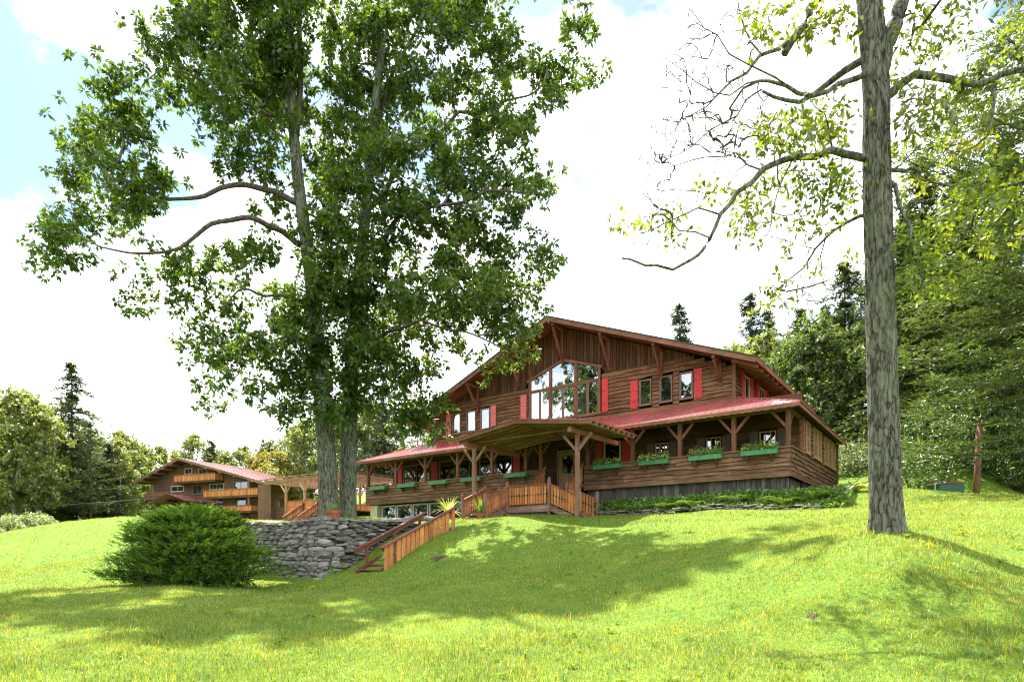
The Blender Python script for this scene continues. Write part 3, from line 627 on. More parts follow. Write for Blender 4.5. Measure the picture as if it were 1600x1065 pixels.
# ---- skirting boards under the right half of the porch
sk = MB().span(A(0.3, 0.32, 1.2), A(9.8, 0.4, Z_SB + 0.05)).build('skirting', M['interior'], house)
a = 0.28
while a < 9.8:
    w = rnd.uniform(0.15, 0.24); MB().span(A(a + 0.006, 0.22 + rnd.uniform(-0.012, 0.012), 1.35), A(min(a + w, 9.8) - 0.006, 0.30, Z_SB + 0.02)).build('skirting_board', M['greywood'], sk); a += w
b = 0.34
while b < 8.0:
    w = rnd.uniform(0.15, 0.24); MB().span(A(0.22 + rnd.uniform(-0.012, 0.012), b + 0.006, 1.35), A(0.28, b + w - 0.006, Z_SB + 0.02)).build('skirting_board', M['greywood'], sk); b += w
# ---- basement glazing and cream block pier under the left half
MB().span(A(12.5, 0.62, 1.2), A(26.3, 0.7, Z_SB + 0.1)).build('basement_wall', M['interior'], house)
MB().span(A(12.4, 0.40, 1.2), A(16.9, 0.60, Z_SB + 0.1)).build('basement_wall', M['gable'], house)
for lo, hi in ((17.0, 18.4), (18.5, 19.9), (20.0, 21.4), (21.5, 22.9), (23.0, 24.4), (24.5, 25.9)): window(house, 'a', lo, hi, 1.62, 3.04, 0.5, M['frame_grey'], M['glass'], 1, 1, 0.09)
pier = MB().span(A(26.06, 0.18, 1.4), A(26.72, 0.62, Z_SB - 0.012)).build('block_pier', M['cream'], house)
for r in range(7):
    for k in range(2):
        s0 = 26.04 + 0.35 * k + (0.0 if r % 2 else 0.0); cut = 0.36 if r % 2 else 0.28
        lo, hi = (26.04, 26.04 + cut) if k == 0 else (26.04 + cut + 0.012, 26.74)
        MB().span(A(lo, 0.15, 1.4 + r * 0.24), A(hi, 0.6, 1.4 + (r + 1) * 0.24 - 0.012)).build('block', M['cream'], pier)
# ---- portico over the entrance
PB0, PB1, PA0, PA1, PRA = -4.55, 0.0, 6.85, 14.75, 10.85; PZR, PZE = 6.10, 5.60
def pz(a): return PZR - (PZR - PZE) * abs(a - PRA) / (PA1 - PRA)
for e, sg in ((PA0, 1), (PA1, -1)):
    pr = MB().prism([A(e, PB0 + 0.02, pz(e) - 0.07), A(PRA, PB0 + 0.02, PZR - 0.07), A(PRA, PB0 + 0.02, PZR - 0.03), A(e, PB0 + 0.02, pz(e) - 0.03)], (0, PB1 - PB0, 0)).build('portico_roof', M['pine'], house)
    for i in range(4):
        p = e + (PRA - e) * i / 4; q = e + (PRA - e) * (i + 1) / 4
        if sg < 0: p, q = q, p
        f = Fn(lambda s: (A(s, PB0 - 0.05, pz(s) - 0.02), A(s, PB1, pz(s) - 0.02))); sheet(pr, f, min(p, q) + 0.002, max(p, q) - 0.002, 4)
    MB().beam(A(e, PB0, pz(e) - 0.12), A(PRA, PB0, PZR - 0.12), 0.05, 0.17).build('barge_board', M['pine_x'], pr)
    b = PB0 + 0.45
    while b < PB1 - 0.2:
        MB().beam(A(e - 0.02 * sg, b, pz(e) - 0.15), A(PRA, b, PZR - 0.15), 0.06, 0.13).build('rafter', M['pine_z'], pr); b += 0.52
    p0 = 8.05 if sg > 0 else 14.1
    pp = MB().span(A(p0 - 0.08, -3.78, gz(*hw(p0, -3.7)[:2]) - 0.1), A(p0 + 0.08, -3.62, 5.2)).build('portico_post', M['pine_z'], house)
    for k in (-1, 1): MB().beam(A(p0 + k * 0.07, -3.7, 4.5), A(p0 + k * 0.72, -3.7, 5.2), 0.09, 0.11).build('brace', M['pine_z'], pp)
    MB().beam(A(p0, -3.64, 4.5), A(p0, -3.0, 5.2), 0.09, 0.11).build('brace', M['pine_z'], pp)
    MB().span(A(p0 - 0.09, PB0 + 0.15, 5.2), A(p0 + 0.09, PB1 + 0.1, 5.42)).build('side_beam', M['pine'], pp)
MB().span(A(PA0 + 0.5, -3.8, 5.2 + 0.225), A(PA1 - 0.25, -3.6, 5.46)).build('cross_beam', M['pine_x'], house)
MB().span(A(7.2, -2.05, 5.2 + 0.225), A(14.6, -1.9, 5.45)).build('cross_beam', M['pine_x'], house)
MB().span(A(PRA - 0.07, PB0 + 0.1, 5.85), A(PRA + 0.07, PB1, 6.0)).build('ridge_beam', M['pine'], house)

# ------------------------------------------------------------------ slatted railings
def slat_mesh(d, slope, w, h, th, mat, notch=True, name='slat'):
    d = Vector(d); nrm = Vector((-d.y, d.x, 0)); k = slope
    o = [(0, 0), (w, 0)]
    if notch: o += [(w, h * 0.5 - 0.06), (w - 0.035, h * 0.5), (w, h * 0.5 + 0.06)]
    o += [(w, h), (0, h)]
    if notch: o += [(0, h * 0.5 + 0.06), (0.035, h * 0.5), (0, h * 0.5 - 0.06)]
    mb = MB(); mb.prism([d * s + Vector((0, 0, z + k * s)) - nrm * th / 2 for s, z in o], nrm * th)
    return mb.mesh(name, mat)
def railing(root, p0, p1, h=0.86, w=0.115, gap=0.042, lift=0.08, rail=None, rail_w=0.1, mat=None, cap_h=0.05, ends=(0.0, 0.0), bottom=True):
    p0, p1 = Vector(p0), Vector(p1); dv = p1 - p0; hl = math.hypot(dv.x, dv.y); d = Vector((dv.x / hl, dv.y / hl, 0)); slope = dv.z / hl
    me = slat_mesh(d, slope, w, h, 0.024, mat or M['orange']); n = int((hl - ends[0] - ends[1]) / (w + gap)); s = ends[0] + ((hl - ends[0] - ends[1]) - n * (w + gap)) / 2
    for i in range(n):
        put('slat', me, p0 + d * s + Vector((0, 0, lift + slope * s)), root); s += w + gap
    zt = Vector((0, 0, lift + h + cap_h / 2)); MB().beam(p0 + zt, p1 + zt, rail_w, cap_h).build('handrail', rail or M['pine'], root)
    if bottom:
        nr = Vector((-d.y, d.x, 0)) * 0.036
        for zz in (lift + 0.1, lift + h - 0.1):
            MB().beam(p0 + nr + Vector((0, 0, zz)), p1 + nr + Vector((0, 0, zz)), 0.04, 0.07).build('cross_rail', rail or M['pine'], root)
def newel(root, p, top, w=0.11, mat=None, rounded=True):
    p = Vector(p); mb = MB().span((p.x - w / 2, p.y - w / 2, p.z), (p.x + w / 2, p.y + w / 2, top))
    if rounded: mb.lathe([(w * 0.52, 0), (w * 0.55, 0.02), (w * 0.5, 0.06), (w * 0.3, 0.09), (0, 0.1)], (p.x, p.y, top), 10)
    return mb.build('newel_post', mat or M['pine_z'], root)

# ------------------------------------------------------------------ entrance stairs under the portico
LZ = 2.15
es = hthing('entrance_stairs', 'timber entrance stairs with orange slatted railings under the portico', 'stairs', 11.2, -2.5, 1.5)
for i in range(14):
    b0 = -3.4 + 1.8 * i / 14; MB().span(A(9.75, b0 + 0.004, LZ - 0.04), A(13.6, b0 + 1.8 / 14 - 0.004, LZ)).build('deck_board', M['deckwood'], es)
MB().span(A(9.72, -3.46, LZ - 0.3), A(12.25, -3.41, LZ - 0.045)).build('rim_board', M['deckwood'], es)
MB().span(A(9.72, -3.4, LZ - 0.28), A(9.77, -1.6, LZ - 0.05)).build('rim_board', M['deckwood'], es)
for a_, b_ in ((9.8, -3.35), (12.2, -3.35), (13.55, -3.35), (9.8, -1.65), (13.55, -1.65)): MB().span(A(a_ - 0.06, b_ - 0.06, 1.2), A(a_ + 0.06, b_ + 0.06, LZ - 0.05)).build('support_post', M['deckwood'], es)
def flight(p_top, d, width_v, n, rise, run, z_top, closed=False):
    """treads going down from p_top along d"""
    for i in range(n):
        z = z_top - rise * (i + 1); c0 = p_top + d * (run * i + 0.02); c1 = p_top + d * (run * (i + 1) + 0.03)
        mb = MB(); up = Vector((0, 0, 0.045)); q = [c0, c1, c1 + width_v, c0 + width_v]
        mb.prism([Vector((v.x, v.y, z)) for v in q], up); mb.build('tread', M['deckwood'], es)
    for off in (0.04, 0.96):
        s0 = p_top + width_v * off; s1 = s0 + d * run * n
        MB().beam((s0.x, s0.y, z_top - 0.16), (s1.x, s1.y, z_top - rise * n - 0.12), 0.05, 0.24).build('stringer', M['deckwood'], es)
flight(A(9.72, -3.4, 0), Vector((1, 0, 0)), Vector((0, 1.5, 0)), 4, 0.15, 0.36, LZ)          # right-hand flight
flight(A(12.25, -3.42, 0), Vector((0, -1, 0)), Vector((-1.35, 0, 0)), 4, 0.15, 0.40, LZ)     # left-hand flight towards the lawn
flight(A(9.95, 0.0, 0), Vector((0, -1, 0)), Vector((-2.25, 0, 0)), 7, 0.186, 0.225, Z_FLOOR) # upper flight to the porch
pR = A(9.75, -3.42, 0); pL = A(12.2, -3.42, 0)
newel(es, A(9.75, -3.42, 1.9), 3.35); newel(es, A(12.2, -3.42, 1.9), 3.32)
railing(es, A(12.14, -3.42, LZ), A(9.81, -3.42, LZ))
newel(es, A(8.12, -3.42, 1.35), 2.68); railing(es, A(9.69, -3.42, LZ + 0.0), A(8.18, -3.42, LZ - 0.66))
newel(es, A(9.75, -1.86, 1.9), 3.32); newel(es, A(8.06, -1.86, 1.35), 2.7); railing(es, A(9.69, -1.86, LZ), A(8.12, -1.86, LZ - 0.66))
newel(es, A(12.2, -4.05, 1.5), 3.0); newel(es, A(12.2, -5.15, 1.3), 2.62)
railing(es, A(12.2, -3.48, LZ), A(12.2, -4.0, LZ - 0.2)); railing(es, A(12.2, -4.1, LZ - 0.22), A(12.2, -5.1, LZ - 0.66))
newel(es, A(13.62, -3.42, 1.5), 3.2); newel(es, A(13.62, -5.15, 1.3), 2.62); railing(es, A(13.62, -3.48, LZ), A(13.62, -5.1, LZ - 0.66))
railing(es, A(13.62, -1.7, LZ), A(13.62, -3.36, LZ))
newel(es, A(12.22, -1.55, LZ), 3.25); railing(es, A(12.22, -1.5, LZ + 0.1), A(12.22, -0.02, Z_FLOOR + 0.08))
newel(es, A(9.9, -1.62, LZ), 3.25); railing(es, A(9.9, -1.5, LZ + 0.1), A(9.9, -0.02, Z_FLOOR + 0.08))
lat = MB()
s = 9.85
for k in range(-8, 30):
    for sg in (1, -1):
        p0 = 9.85 + k * 0.12; q0 = p0 + sg * 0.62; 
        a0, a1, z0, z1 = p0, q0, 1.3, 1.92
        def clip(u): return max(9.85, min(12.15, u))
        if max(a0, a1) < 9.85 or min(a0, a1) > 12.15: continue
        f0 = (clip(a0) - a0) / (a1 - a0); f1 = (clip(a1) - a0) / (a1 - a0)
        lat.beam(A(clip(a0), -3.30 + 0.006 * sg, z0 + (z1 - z0) * f0), A(clip(a1), -3.30 + 0.006 * sg, z0 + (z1 - z0) * f1), 0.008, 0.028, (0, 1, 0))
lat.build('lattice', M['deckwood'], es, kind='stuff')

# ------------------------------------------------------------------ lawn stairs beside the stone wall
ls = hthing('garden_stairs', 'garden stairs with brown handrails and orange slatted side climbing the lawn bank', 'stairs', 12, -10.3, -0.2)
SA0, SA1, SB0, SB1, SZ0, SZ1 = 11.2, 12.75, -12.17, -8.35, -0.78, 0.86
ssl = (SZ1 - SZ0) / (SB1 - SB0)
me = slat_mesh((0, 1, 0), ssl, 0.195, 0.86, 0.028, M['orange']); pos = SB0 + 0.02; i = 0
while pos < SB1 - 0.2:
    if i in (2, 14): pos += 0.13
    put('slat', me, A(SA0, pos, SZ0 + ssl * (pos - SB0) + 0.03), ls); pos += 0.240; i += 1
for bb in (SB0 + 0.55, SB1 - 0.42):
    z = SZ0 + ssl * (bb - SB0); MB().span(A(SA0 + 0.02, bb - 0.05, z - 0.2), A(SA0 + 0.11, bb + 0.05, z + 0.95)).build('rail_post', M['brownrail'], ls)
def sl(a, b, dz): return A(a, b, SZ0 + ssl * (b - SB0) + dz)
MB().beam(sl(SA0 + 0.02, SB0 - 0.12, 0.93), sl(SA0 + 0.02, SB1 + 0.18, 0.93), 0.19, 0.055).build('handrail', M['brownrail'], ls)
MB().beam(sl(SA0 + 0.06, SB0, 0.80), sl(SA0 + 0.06, SB1, 0.80), 0.05, 0.10).build('cross_rail', M['brownrail'], ls)
MB().beam(sl(SA0 + 0.06, SB0, 0.10), sl(SA0 + 0.06, SB1, 0.10), 0.05, 0.10).build('cross_rail', M['brownrail'], ls)
MB().beam(sl(SA1, SB0 - 0.10, 0.86), sl(SA1, SB1 - 0.15, 0.86), 0.16, 0.06).build('handrail', M['brownrail'], ls)
MB().beam(sl(SA1 - 0.01, SB0 - 0.08, 0.76), sl(SA1 - 0.01, SB1 - 0.2, 0.76), 0.05, 0.14).build('cross_rail', M['brownrail'], ls)
for bb in (SB0 + 0.5, SB0 + 1.9, SB1 - 0.5):
    z = SZ0 + ssl * (bb - SB0); MB().span(A(SA1 - 0.05, bb - 0.045, z - 0.25), A(SA1 + 0.04, bb + 0.045, z + 0.78)).build('rail_post', M['brownrail'], ls)
for a_ in (SA0 + 0.14, SA1 - 0.1): MB().beam(sl(a_, SB0 - 0.1, 0.0), sl(a_, SB1, 0.0), 0.06, 0.24).build('stringer', M['brownrail'], ls)
for i in range(9):
    b0 = SB0 + 0.02 + i * (SB1 - SB0) / 9; z = SZ0 + ssl * (b0 - SB0)
    MB().span(A(SA0 + 0.18, b0, z + 0.03), A(SA1 - 0.14, b0 + 0.32, z + 0.075)).build('tread', M['brownrail'], ls)

# ------------------------------------------------------------------ flower boxes hung on the porch rail
M['boxleaf'] = leafmat('box_plant_leaf', (0.06, 0.13, 0.02), (0.16, 0.27, 0.05), 0.35)
M['petal_y'] = paint('yellow_petal', (0.75, 0.62, 0.12), 0.6); M['petal_r'] = paint('magenta_petal', (0.55, 0.04, 0.16), 0.6)
def leaves_np(c, d, nrm, Ln, Wd, fold=0.25):
    """4-vertex folded leaves: c base points, d direction, nrm normal"""
    d = d / (np.linalg.norm(d, axis=1, keepdims=True) + 1e-9); s = np.cross(d, nrm); s /= (np.linalg.norm(s, axis=1, keepdims=True) + 1e-9); n = np.cross(s, d)
    Ln = Ln[:, None]; Wd = Wd[:, None]; mid = c + d * Ln * 0.45
    V = np.stack([c, mid + s * Wd * 0.5 + n * Wd * fold, c + d * Ln, mid - s * Wd * 0.5 + n * Wd * fold], 1).reshape(-1, 3)
    k = np.arange(len(c)) * 4; F = np.concatenate([np.stack([k, k + 1, k + 2], 1), np.stack([k, k + 2, k + 3], 1)]); return V, F
def unit(rg, n):
    v = rg.normal(size=(n, 3)); return v / np.linalg.norm(v, axis=1, keepdims=True)
def merge(parts):
    Vs, Fs, o = [], [], 0
    for V, F in parts: Vs.append(V); Fs.append(F + o); o += len(V)
    return np.concatenate(Vs), np.concatenate(Fs)
RG = np.random.default_rng(5)
box_words = {1.2: 'planted green flower box beside the right corner post', 3.5: 'planted green flower box with magenta blooms at one end', 5.95: 'planted green flower box third from the right corner',
             8.4: 'planted green flower box closest to the entrance on its right', 14.05: 'empty green flower box behind the left newel posts', 17.3: 'empty green flower box behind the left portico post',
             19.95: 'empty green flower box third from the far porch corner', 22.7: 'empty green flower box second from the far porch corner', 25.45: 'empty green flower box at the far left porch corner'}
for ca, lab in box_words.items():
    fb = hthing('flower_box', lab, 'flower box', ca, -0.24, 4.02, 'green flower boxes along the porch rail'); w = 1.46 if ca < 10 else 1.5
    z0, z1 = 4.06, 4.27; mb = MB()
    for p, q in (((-w / 2, -0.38, z0), (w / 2, -0.355, z1)), ((-w / 2, -0.125, z0), (w / 2, -0.10, z1)), ((-w / 2, -0.355, z0), (-w / 2 + 0.025, -0.125, z1)), ((w / 2 - 0.025, -0.355, z0), (w / 2, -0.125, z1)), ((-w / 2 + 0.025, -0.355, z0), (w / 2 - 0.025, -0.125, z0 + 0.02))):
        mb.span(A(ca + p[0], p[1], p[2]), A(ca + q[0], q[1], q[2]))
    mb.build('box', M['green'], fb)
    for s_ in (-w * 0.33, w * 0.33):
        MB().prism([A(ca + s_ - 0.03, -0.07, z0 - 0.005), A(ca + s_ - 0.03, -0.36, z0 - 0.005), A(ca + s_ - 0.03, -0.36, z0 - 0.05), A(ca + s_ - 0.03, -0.12, z0 - 0.28), A(ca + s_ - 0.03, -0.07, z0 - 0.28)], (-0.06, 0, 0)).build('bracket', M['brownrail'], fb)
    if ca < 10:
        MB().span(A(ca - w / 2 + 0.03, -0.35, z1 - 0.06), A(ca + w / 2 - 0.03, -0.13, z1 - 0.02)).build('soil', M['soil'], fb)
        n = 720; c = np.stack([-(ca + RG.uniform(-w / 2, w / 2, n)), RG.uniform(-0.4, -0.1, n), z1 - 0.02 + np.abs(RG.normal(0, 0.12, n))], 1)
        d = RG.normal(size=(n, 3)) * 0.6 + np.array([0, -0.35, 0.75]); V, F = leaves_np(c, d, unit(RG, n), RG.uniform(0.07, 0.17, n), RG.uniform(0.03, 0.07, n)); np_obj('foliage', V, F, M['boxleaf'], fb)
        nb = 26; cc = np.stack([-(ca + (RG.uniform(0.2, w / 2, nb) if ca == 3.5 else RG.uniform(-w / 2, w / 2, nb))), RG.uniform(-0.42, -0.2, nb), z1 + RG.uniform(0.02, 0.2, nb)], 1)
        parts = []
        for k in range(5):
            an = k * 1.2566; dd = np.tile([math.cos(an), -0.5, math.sin(an)], (nb, 1)); parts.append(leaves_np(cc, dd, np.tile([0, -1.0, 0.2], (nb, 1)), np.full(nb, 0.045), np.full(nb, 0.035)))
        V, F = merge(parts); np_obj('flowers', V, F, M['petal_r'] if ca == 3.5 else M['petal_y'], fb, kind='stuff')

# ------------------------------------------------------------------ dry stone wall
def rock(seed, flat=1.0):
    r = random.Random(seed); mb = MB(); n = 8; rings = []
    for j, (rr, z) in enumerate(((0.78, -0.5), (1.0, -0.2), (0.98, 0.22), (0.74, 0.5))):
        for k in range(n):
            t = 2 * math.pi * k / n + r.uniform(-0.15, 0.15); q = rr * 0.5 * r.uniform(0.86, 1.08); sq = 1.0 / max(abs(math.cos(t)), abs(math.sin(t))) ** 0.55
            mb.v.append((math.cos(t) * q * sq, math.sin(t) * q * sq, z + r.uniform(-0.06, 0.06)))
    for j in range(3):
        for k in range(n):
            k2 = (k + 1) % n; mb.f.append((j * n + k, j * n + k2, (j + 1) * n + k2, (j + 1) * n + k))
    mb.f.append(tuple(reversed(range(n)))); mb.f.append(tuple(range(3 * n, 4 * n))); return mb
rock_mb = [rock(100 + i) for i in range(14)]; rocks = [m_.mesh('stone', M['stone'], smooth=False) for m_ in rock_mb]; stone_specs = []
flags = [rock(300 + i).mesh('flagstone', M['flag'], smooth=False) for i in range(8)]
sw_root = hthing('dry_stone_wall', 'grey dry stone retaining wall between the juniper and the garden stairs', 'stone wall', 15, -12.6, -0.9)
MB().span(A(W_A + 0.4, W_B + 0.22, -1.2), A(24, W_B + 0.5, 1.0)).span(A(W_A + 0.22, W_B + 0.5, -1.2), A(W_A + 0.5, -7.4, 1.0)).build('wall_core', M['soil'], sw_root)
rs = random.Random(3)
WR = 0.75
def wpath(s):
    """s = 0 at the left end of the wall, running to the corner, round it and back along the stairs -> a, b, heading"""
    l1 = 20.6 - (W_A + WR); l2 = WR * math.pi / 2
    if s < l1: return 20.6 - s, W_B, 0.0
    if s < l1 + l2: t_ = (s - l1) / WR; return W_A + WR - WR * math.sin(t_), W_B + WR - WR * math.cos(t_), -t_
    return W_A, W_B + WR + (s - l1 - l2), -math.pi / 2
W_LEN = (20.6 - W_A - WR) + WR * math.pi / 2 + (-7.4 - W_B - WR)
def wall_top(s): a_, b_, _ = wpath(s); return 1.13 + 0.05 * math.sin(s * 1.3) + 0.05 * max(0, b_ - W_B)
cnt = 0; zs_ = 0.0; rows_ = []
while zs_ < 2.12: h = rs.choice((0.075, 0.09, 0.11, 0.13, 0.16, 0.2)); rows_.append((zs_, h)); zs_ += h
for z_, h in rows_:
    s = rs.uniform(-0.3, 0)
    while s < W_LEN:
        w = rs.uniform(0.2, 0.62) * (0.75 + 2.6 * h); a_, b_, hd = wpath(max(0, s + w / 2)); nx, ny = -math.sin(hd), math.cos(hd)
        lo = ghz(a_ - (0.5 if hd < -0.3 else 0), b_ - (0.5 if hd > -1.2 else 0)) - 0.12; hi = wall_top(s); k_ = (hi - lo) / 2.12; zz = lo + (z_ + h / 2) * k_; hh = h * k_
        if hh > 0.035:
            stone_specs.append((rs.randrange(14), A(a_, b_, zz + rs.uniform(-0.02, 0.02)) + Vector((math.sin(hd) * 0, 0, 0)) + A(0.10 * (1 if hd < -0.3 else 0) + rs.uniform(-.05, .05), 0.10 + rs.uniform(-.06, .04), 0),
                (rs.uniform(-.12, .12), rs.uniform(-.14, .14), -hd + rs.uniform(-.25, .25)), (w * 1.08, rs.uniform(0.4, 0.58), hh * rs.uniform(1.0, 1.3)))); cnt += 1
        s += w
s = 0.0
while s < W_LEN:
    w = rs.uniform(0.4, 1.0); a_, b_, hd = wpath(s + w / 2); put('cap_stone', rs.choice(rocks), A(a_, b_, wall_top(s) + 0.04) + A(0.12 * (1 if hd < -0.3 else 0), 0.14, 0), sw_root, (rs.uniform(-.08, .08), rs.uniform(-.08, .08), -hd + rs.uniform(-.2, .2)), (w * 1.1, 0.62, rs.uniform(0.09, 0.22))); s += w * 0.97
stone_specs.sort(key=lambda q: -q[3][0] * q[3][2])
for k_, lo_, ro_, sc_ in stone_specs[:280]: put('stone', rocks[k_], lo_, sw_root, ro_, sc_)
from mathutils import Euler
chips = MB()
for k_, lo_, ro_, sc_ in stone_specs[280:]:                       # the smallest stones, joined
    mx = Matrix.Translation(lo_) @ Euler(ro_).to_matrix().to_4x4() @ Matrix.Diagonal((*sc_, 1)); chips.add([mx @ Vector(v_) for v_ in rock_mb[k_].v], rock_mb[k_].f)
chips.build('small_stones', M['stone'], sw_root, kind='stuff')
# low flagstone edging of the bed along the porch
fe = hthing('flagstone_edging', 'low flat flagstone edging of the planting bed below the porch', 'edging', 4, -1.7, 1.6)
for r in range(3):
    s = -1.6 + rs.uniform(0, 0.3)
    while s < 8.0:
        w = rs.uniform(0.25, 0.6); z = ghz(s, -1.85)
        if rs.random() < (0.9, 0.8, 0.55)[r]: put('flagstone', rs.choice(flags), A(s + w / 2, -1.85 + 0.05 * r + rs.uniform(-.04, .04), z + 0.03 + r * 0.075), fe, (rs.uniform(-.05, .05), rs.uniform(-.05, .05), rs.uniform(-.25, .25)), (w * 1.05, rs.uniform(0.3, 0.45), 0.085))
        s += w

# ------------------------------------------------------------------ potted plants
M['blade'] = leafmat('strap_leaf', (0.14, 0.22, 0.05), (0.34, 0.42, 0.13), 0.4)
M['blade_white'] = leafmat('striped_leaf', (0.45, 0.48, 0.30), (0.70, 0.70, 0.52), 0.3)
def strap_plant(root, c, n, ln, w, droop, mat, rg, name='foliage'):
    Vs, Fs, o = [], [], 0
    for i in range(n):
        an = rg.uniform(0, 6.283); el = rg.uniform(0.75, 1.45); l = ln * rg.uniform(0.6, 1.1); p = np.array(c) + np.array([math.cos(an), math.sin(an), 0]) * rg.uniform(0, 0.08)
        sd = np.array([-math.sin(an), math.cos(an), 0]); m = 6; pts = []
        for k in range(m):
            f = k / (m - 1); h = math.cos(el) * l * f + droop * l * f * f * 0.35; z = math.sin(el) * l * f - droop * l * f * f * 0.55; q = p + np.array([math.cos(an) * h, math.sin(an) * h, z]); ww = w * (1 - f ** 2) + 0.002; pts += [q - sd * ww / 2, q + sd * ww / 2]
        Vs += pts; Fs += [(o + 2 * k, o + 2 * k + 1, o + 2 * k + 3, o + 2 * k + 2) for k in range(m - 1)]; o += 2 * m
    np_obj(name, np.array(Vs), np.array(Fs), mat, root)
def pot(root, c, r, h):
    p = MB().lathe([(0, 0), (r * 0.72, 0), (r * 0.95, h * 0.72), (r * 1.05, h * 0.72), (r * 1.08, h), (r * 0.97, h), (r * 0.93, h * 0.9), (0, h * 0.88)], c, 20).build('pot', M['terracotta'], root, smooth=False)
    MB().lathe([(0, h * 0.89), (r * 0.92, h * 0.9)], c, 16).build('soil', M['soil'], root)
def potted(label, a_, b_, r, h, n, ln, w, droop, mats, z=None, g=1):
    v = hw(a_, b_); zz = gz(v.x, v.y) if z is None else z; root = thing('potted_plant', label, 'plant', (v.x, v.y, zz)); pot(root, (v.x, v.y, zz), r, h)
    for k, m_ in enumerate(mats): strap_plant(root, (v.x, v.y, zz + h * 0.88), n[k], ln[k], w, droop[k], M[m_], np.random.default_rng(g + k))
potted('wide terracotta bowl with wispy grass on the stone wall by the trunks', 14.0, W_B + 0.42, 0.30, 0.32, [60], [0.75], 0.012, [0.8], ['boxleaf'], 1.25, 3)
potted('spiky pale-leaved plant in a terracotta pot left of the entrance stairs', 14.4, -5.3, 0.24, 0.3, [46, 12], [1.25, 1.1], 0.04, [0.5, 1.6], ['blade', 'blade_white'], None, 7)
potted('upright green plant in a terracotta pot at the foot of the stairs', 12.2, -5.5, 0.2, 0.24, [30], [0.95], 0.035, [0.15], ['boxleaf'], None, 9)
v = hw(7.75, -3.55); root = thing('terracotta_pot', 'small empty terracotta pot at the right portico post', 'pot', (v.x, v.y, gz(v.x, v.y))); pot(root, (v.x, v.y, gz(v.x, v.y)), 0.19, 0.2)

# ------------------------------------------------------------------ lamp, downspout
lp = hthing('porch_bulb', 'small glowing bulb lamp under the porch eave by the portico', 'lamp', 7.7, -0.1, 5.6)
tl = NT('bulb_glow'); bulb_m = tl.surf(tl.n('ShaderNodeEmission', {'Color': (1.0, 0.62, 0.25, 1), 'Strength': 9.0}).outputs[0])
MB().lathe([(0, -0.07), (0.05, -0.05), (0.07, 0.0), (0.05, 0.05), (0.03, 0.08), (0, 0.08)], A(7.7, -0.1, 5.62), 12).build('bulb', bulb_m, lp, smooth=True)
MB().lathe([(0.035, 0.07), (0.035, 0.16), (0.02, 0.24)], A(7.7, -0.1, 5.62), 10).build('socket', M['black'], lp)
dsp = hthing('downspout', 'thin black downspout at the far left porch corner', 'downspout', 27.2, -0.35, 3.2)
MB().tube([A(27.1, -0.45, 5.75), A(27.15, -0.45, 5.6), A(27.35, -0.55, 5.45), A(27.35, -0.6, 4.0), A(27.5, -0.75, 3.75), A(27.9, -1.0, 3.2)], 0.04, 8).build('pipe', M['black'], dsp)
MB().span(A(26.95, -0.38, 5.72), A(27.3, -0.52, 5.84)).build('outlet', M['black'], dsp)

# ------------------------------------------------------------------ deck and pergola at the far end of the porch
dk = hthing('side_deck', 'raised side deck with orange slatted railing behind the twin trunks', 'deck', 31, 1, 1.7)
D0, D1, DB0, DB1, DZ = 27.1, 35.3, -0.8, 4.6, 2.75
n = 36
for i in range(n):
    b0 = DB0 + (DB1 - DB0) * i / n; MB().span(A(D0, b0 + 0.004, DZ - 0.04), A(D1, b0 + (DB1 - DB0) / n - 0.004, DZ)).build('deck_board', M['pine_x'], dk)
for i in range(4): MB().span(A(D0 + 0.4, DB0 - 0.02, 1.6 + i * 0.28), A(D1, DB0 + 0.02, 1.6 + (i + 1) * 0.28 - 0.012)).build('skirt_board', M['deckwood'], dk)
railing(dk, A(D1 - 0.06, DB0, DZ), A(33.08, DB0, DZ)); railing(dk, A(32.92, DB0, DZ), A(30.6, DB0, DZ)); railing(dk, A(30.45, DB0, DZ), A(D0 + 0.1, DB0, DZ))
railing(dk, A(D1, DB0 + 0.1, DZ), A(D1, DB1, DZ))
railing(dk, A(D1 - 0.2, DB1, DZ), A(D0 + 0.2, DB1, DZ))
dst = hthing('deck_stairs', 'short stairs with orange panels leading down from the side deck', 'stairs', 32, -2, 1.6)
for i in range(4): MB().span(A(31.2, DB0 - 0.05 - 0.3 * (i + 1), DZ - 0.24 * (i + 1)), A(32.9, DB0 - 0.05 - 0.3 * i, DZ - 0.24 * (i + 1) + 0.05)).build('tread', M['deckwood'], dst)
for a_ in (31.15, 32.95):
    newel(dst, A(a_, DB0 - 0.12, 1.6), 3.5, mat=M['brownrail'], rounded=False); railing(dst, A(a_, DB0 - 0.2, DZ - 0.05), A(a_, DB0 - 1.75, DZ - 1.05), h=0.6, rail=M['pine'])
pg = hthing('pergola', 'open timber pergola over the side deck left of the lodge', 'pergola', 33, 1.5, 1.7)
for a_ in (35.4, 33.0, 30.5, 28.0):
    for b_ in (DB0 + 0.05, DB1 - 0.3):
        ps = MB().span(A(a_ - 0.07, b_ - 0.07, 1.6), A(a_ + 0.07, b_ + 0.07, 5.17)).build('post', M['newpine'], pg)
        for sg in (-1, 1): MB().beam(A(a_ + sg * 0.07, b_, 4.35), A(a_ + sg * 0.8, b_, 5.14), 0.07, 0.08).build('brace', M['newpine'], ps)
for b_ in (DB0 + 0.05, DB1 - 0.3): MB().span(A(27.6, b_ - 0.06, 5.17), A(38.2, b_ + 0.06, 5.33)).build('beam', M['newpine'], pg)
a = 27.9
while a < 39.6: MB().span(A(a - 0.025, DB0 - 0.35, 5.352), A(a + 0.025, DB1 + 0.3, 5.50)).build('rafter', M['newpine'], pg); a += 1.22
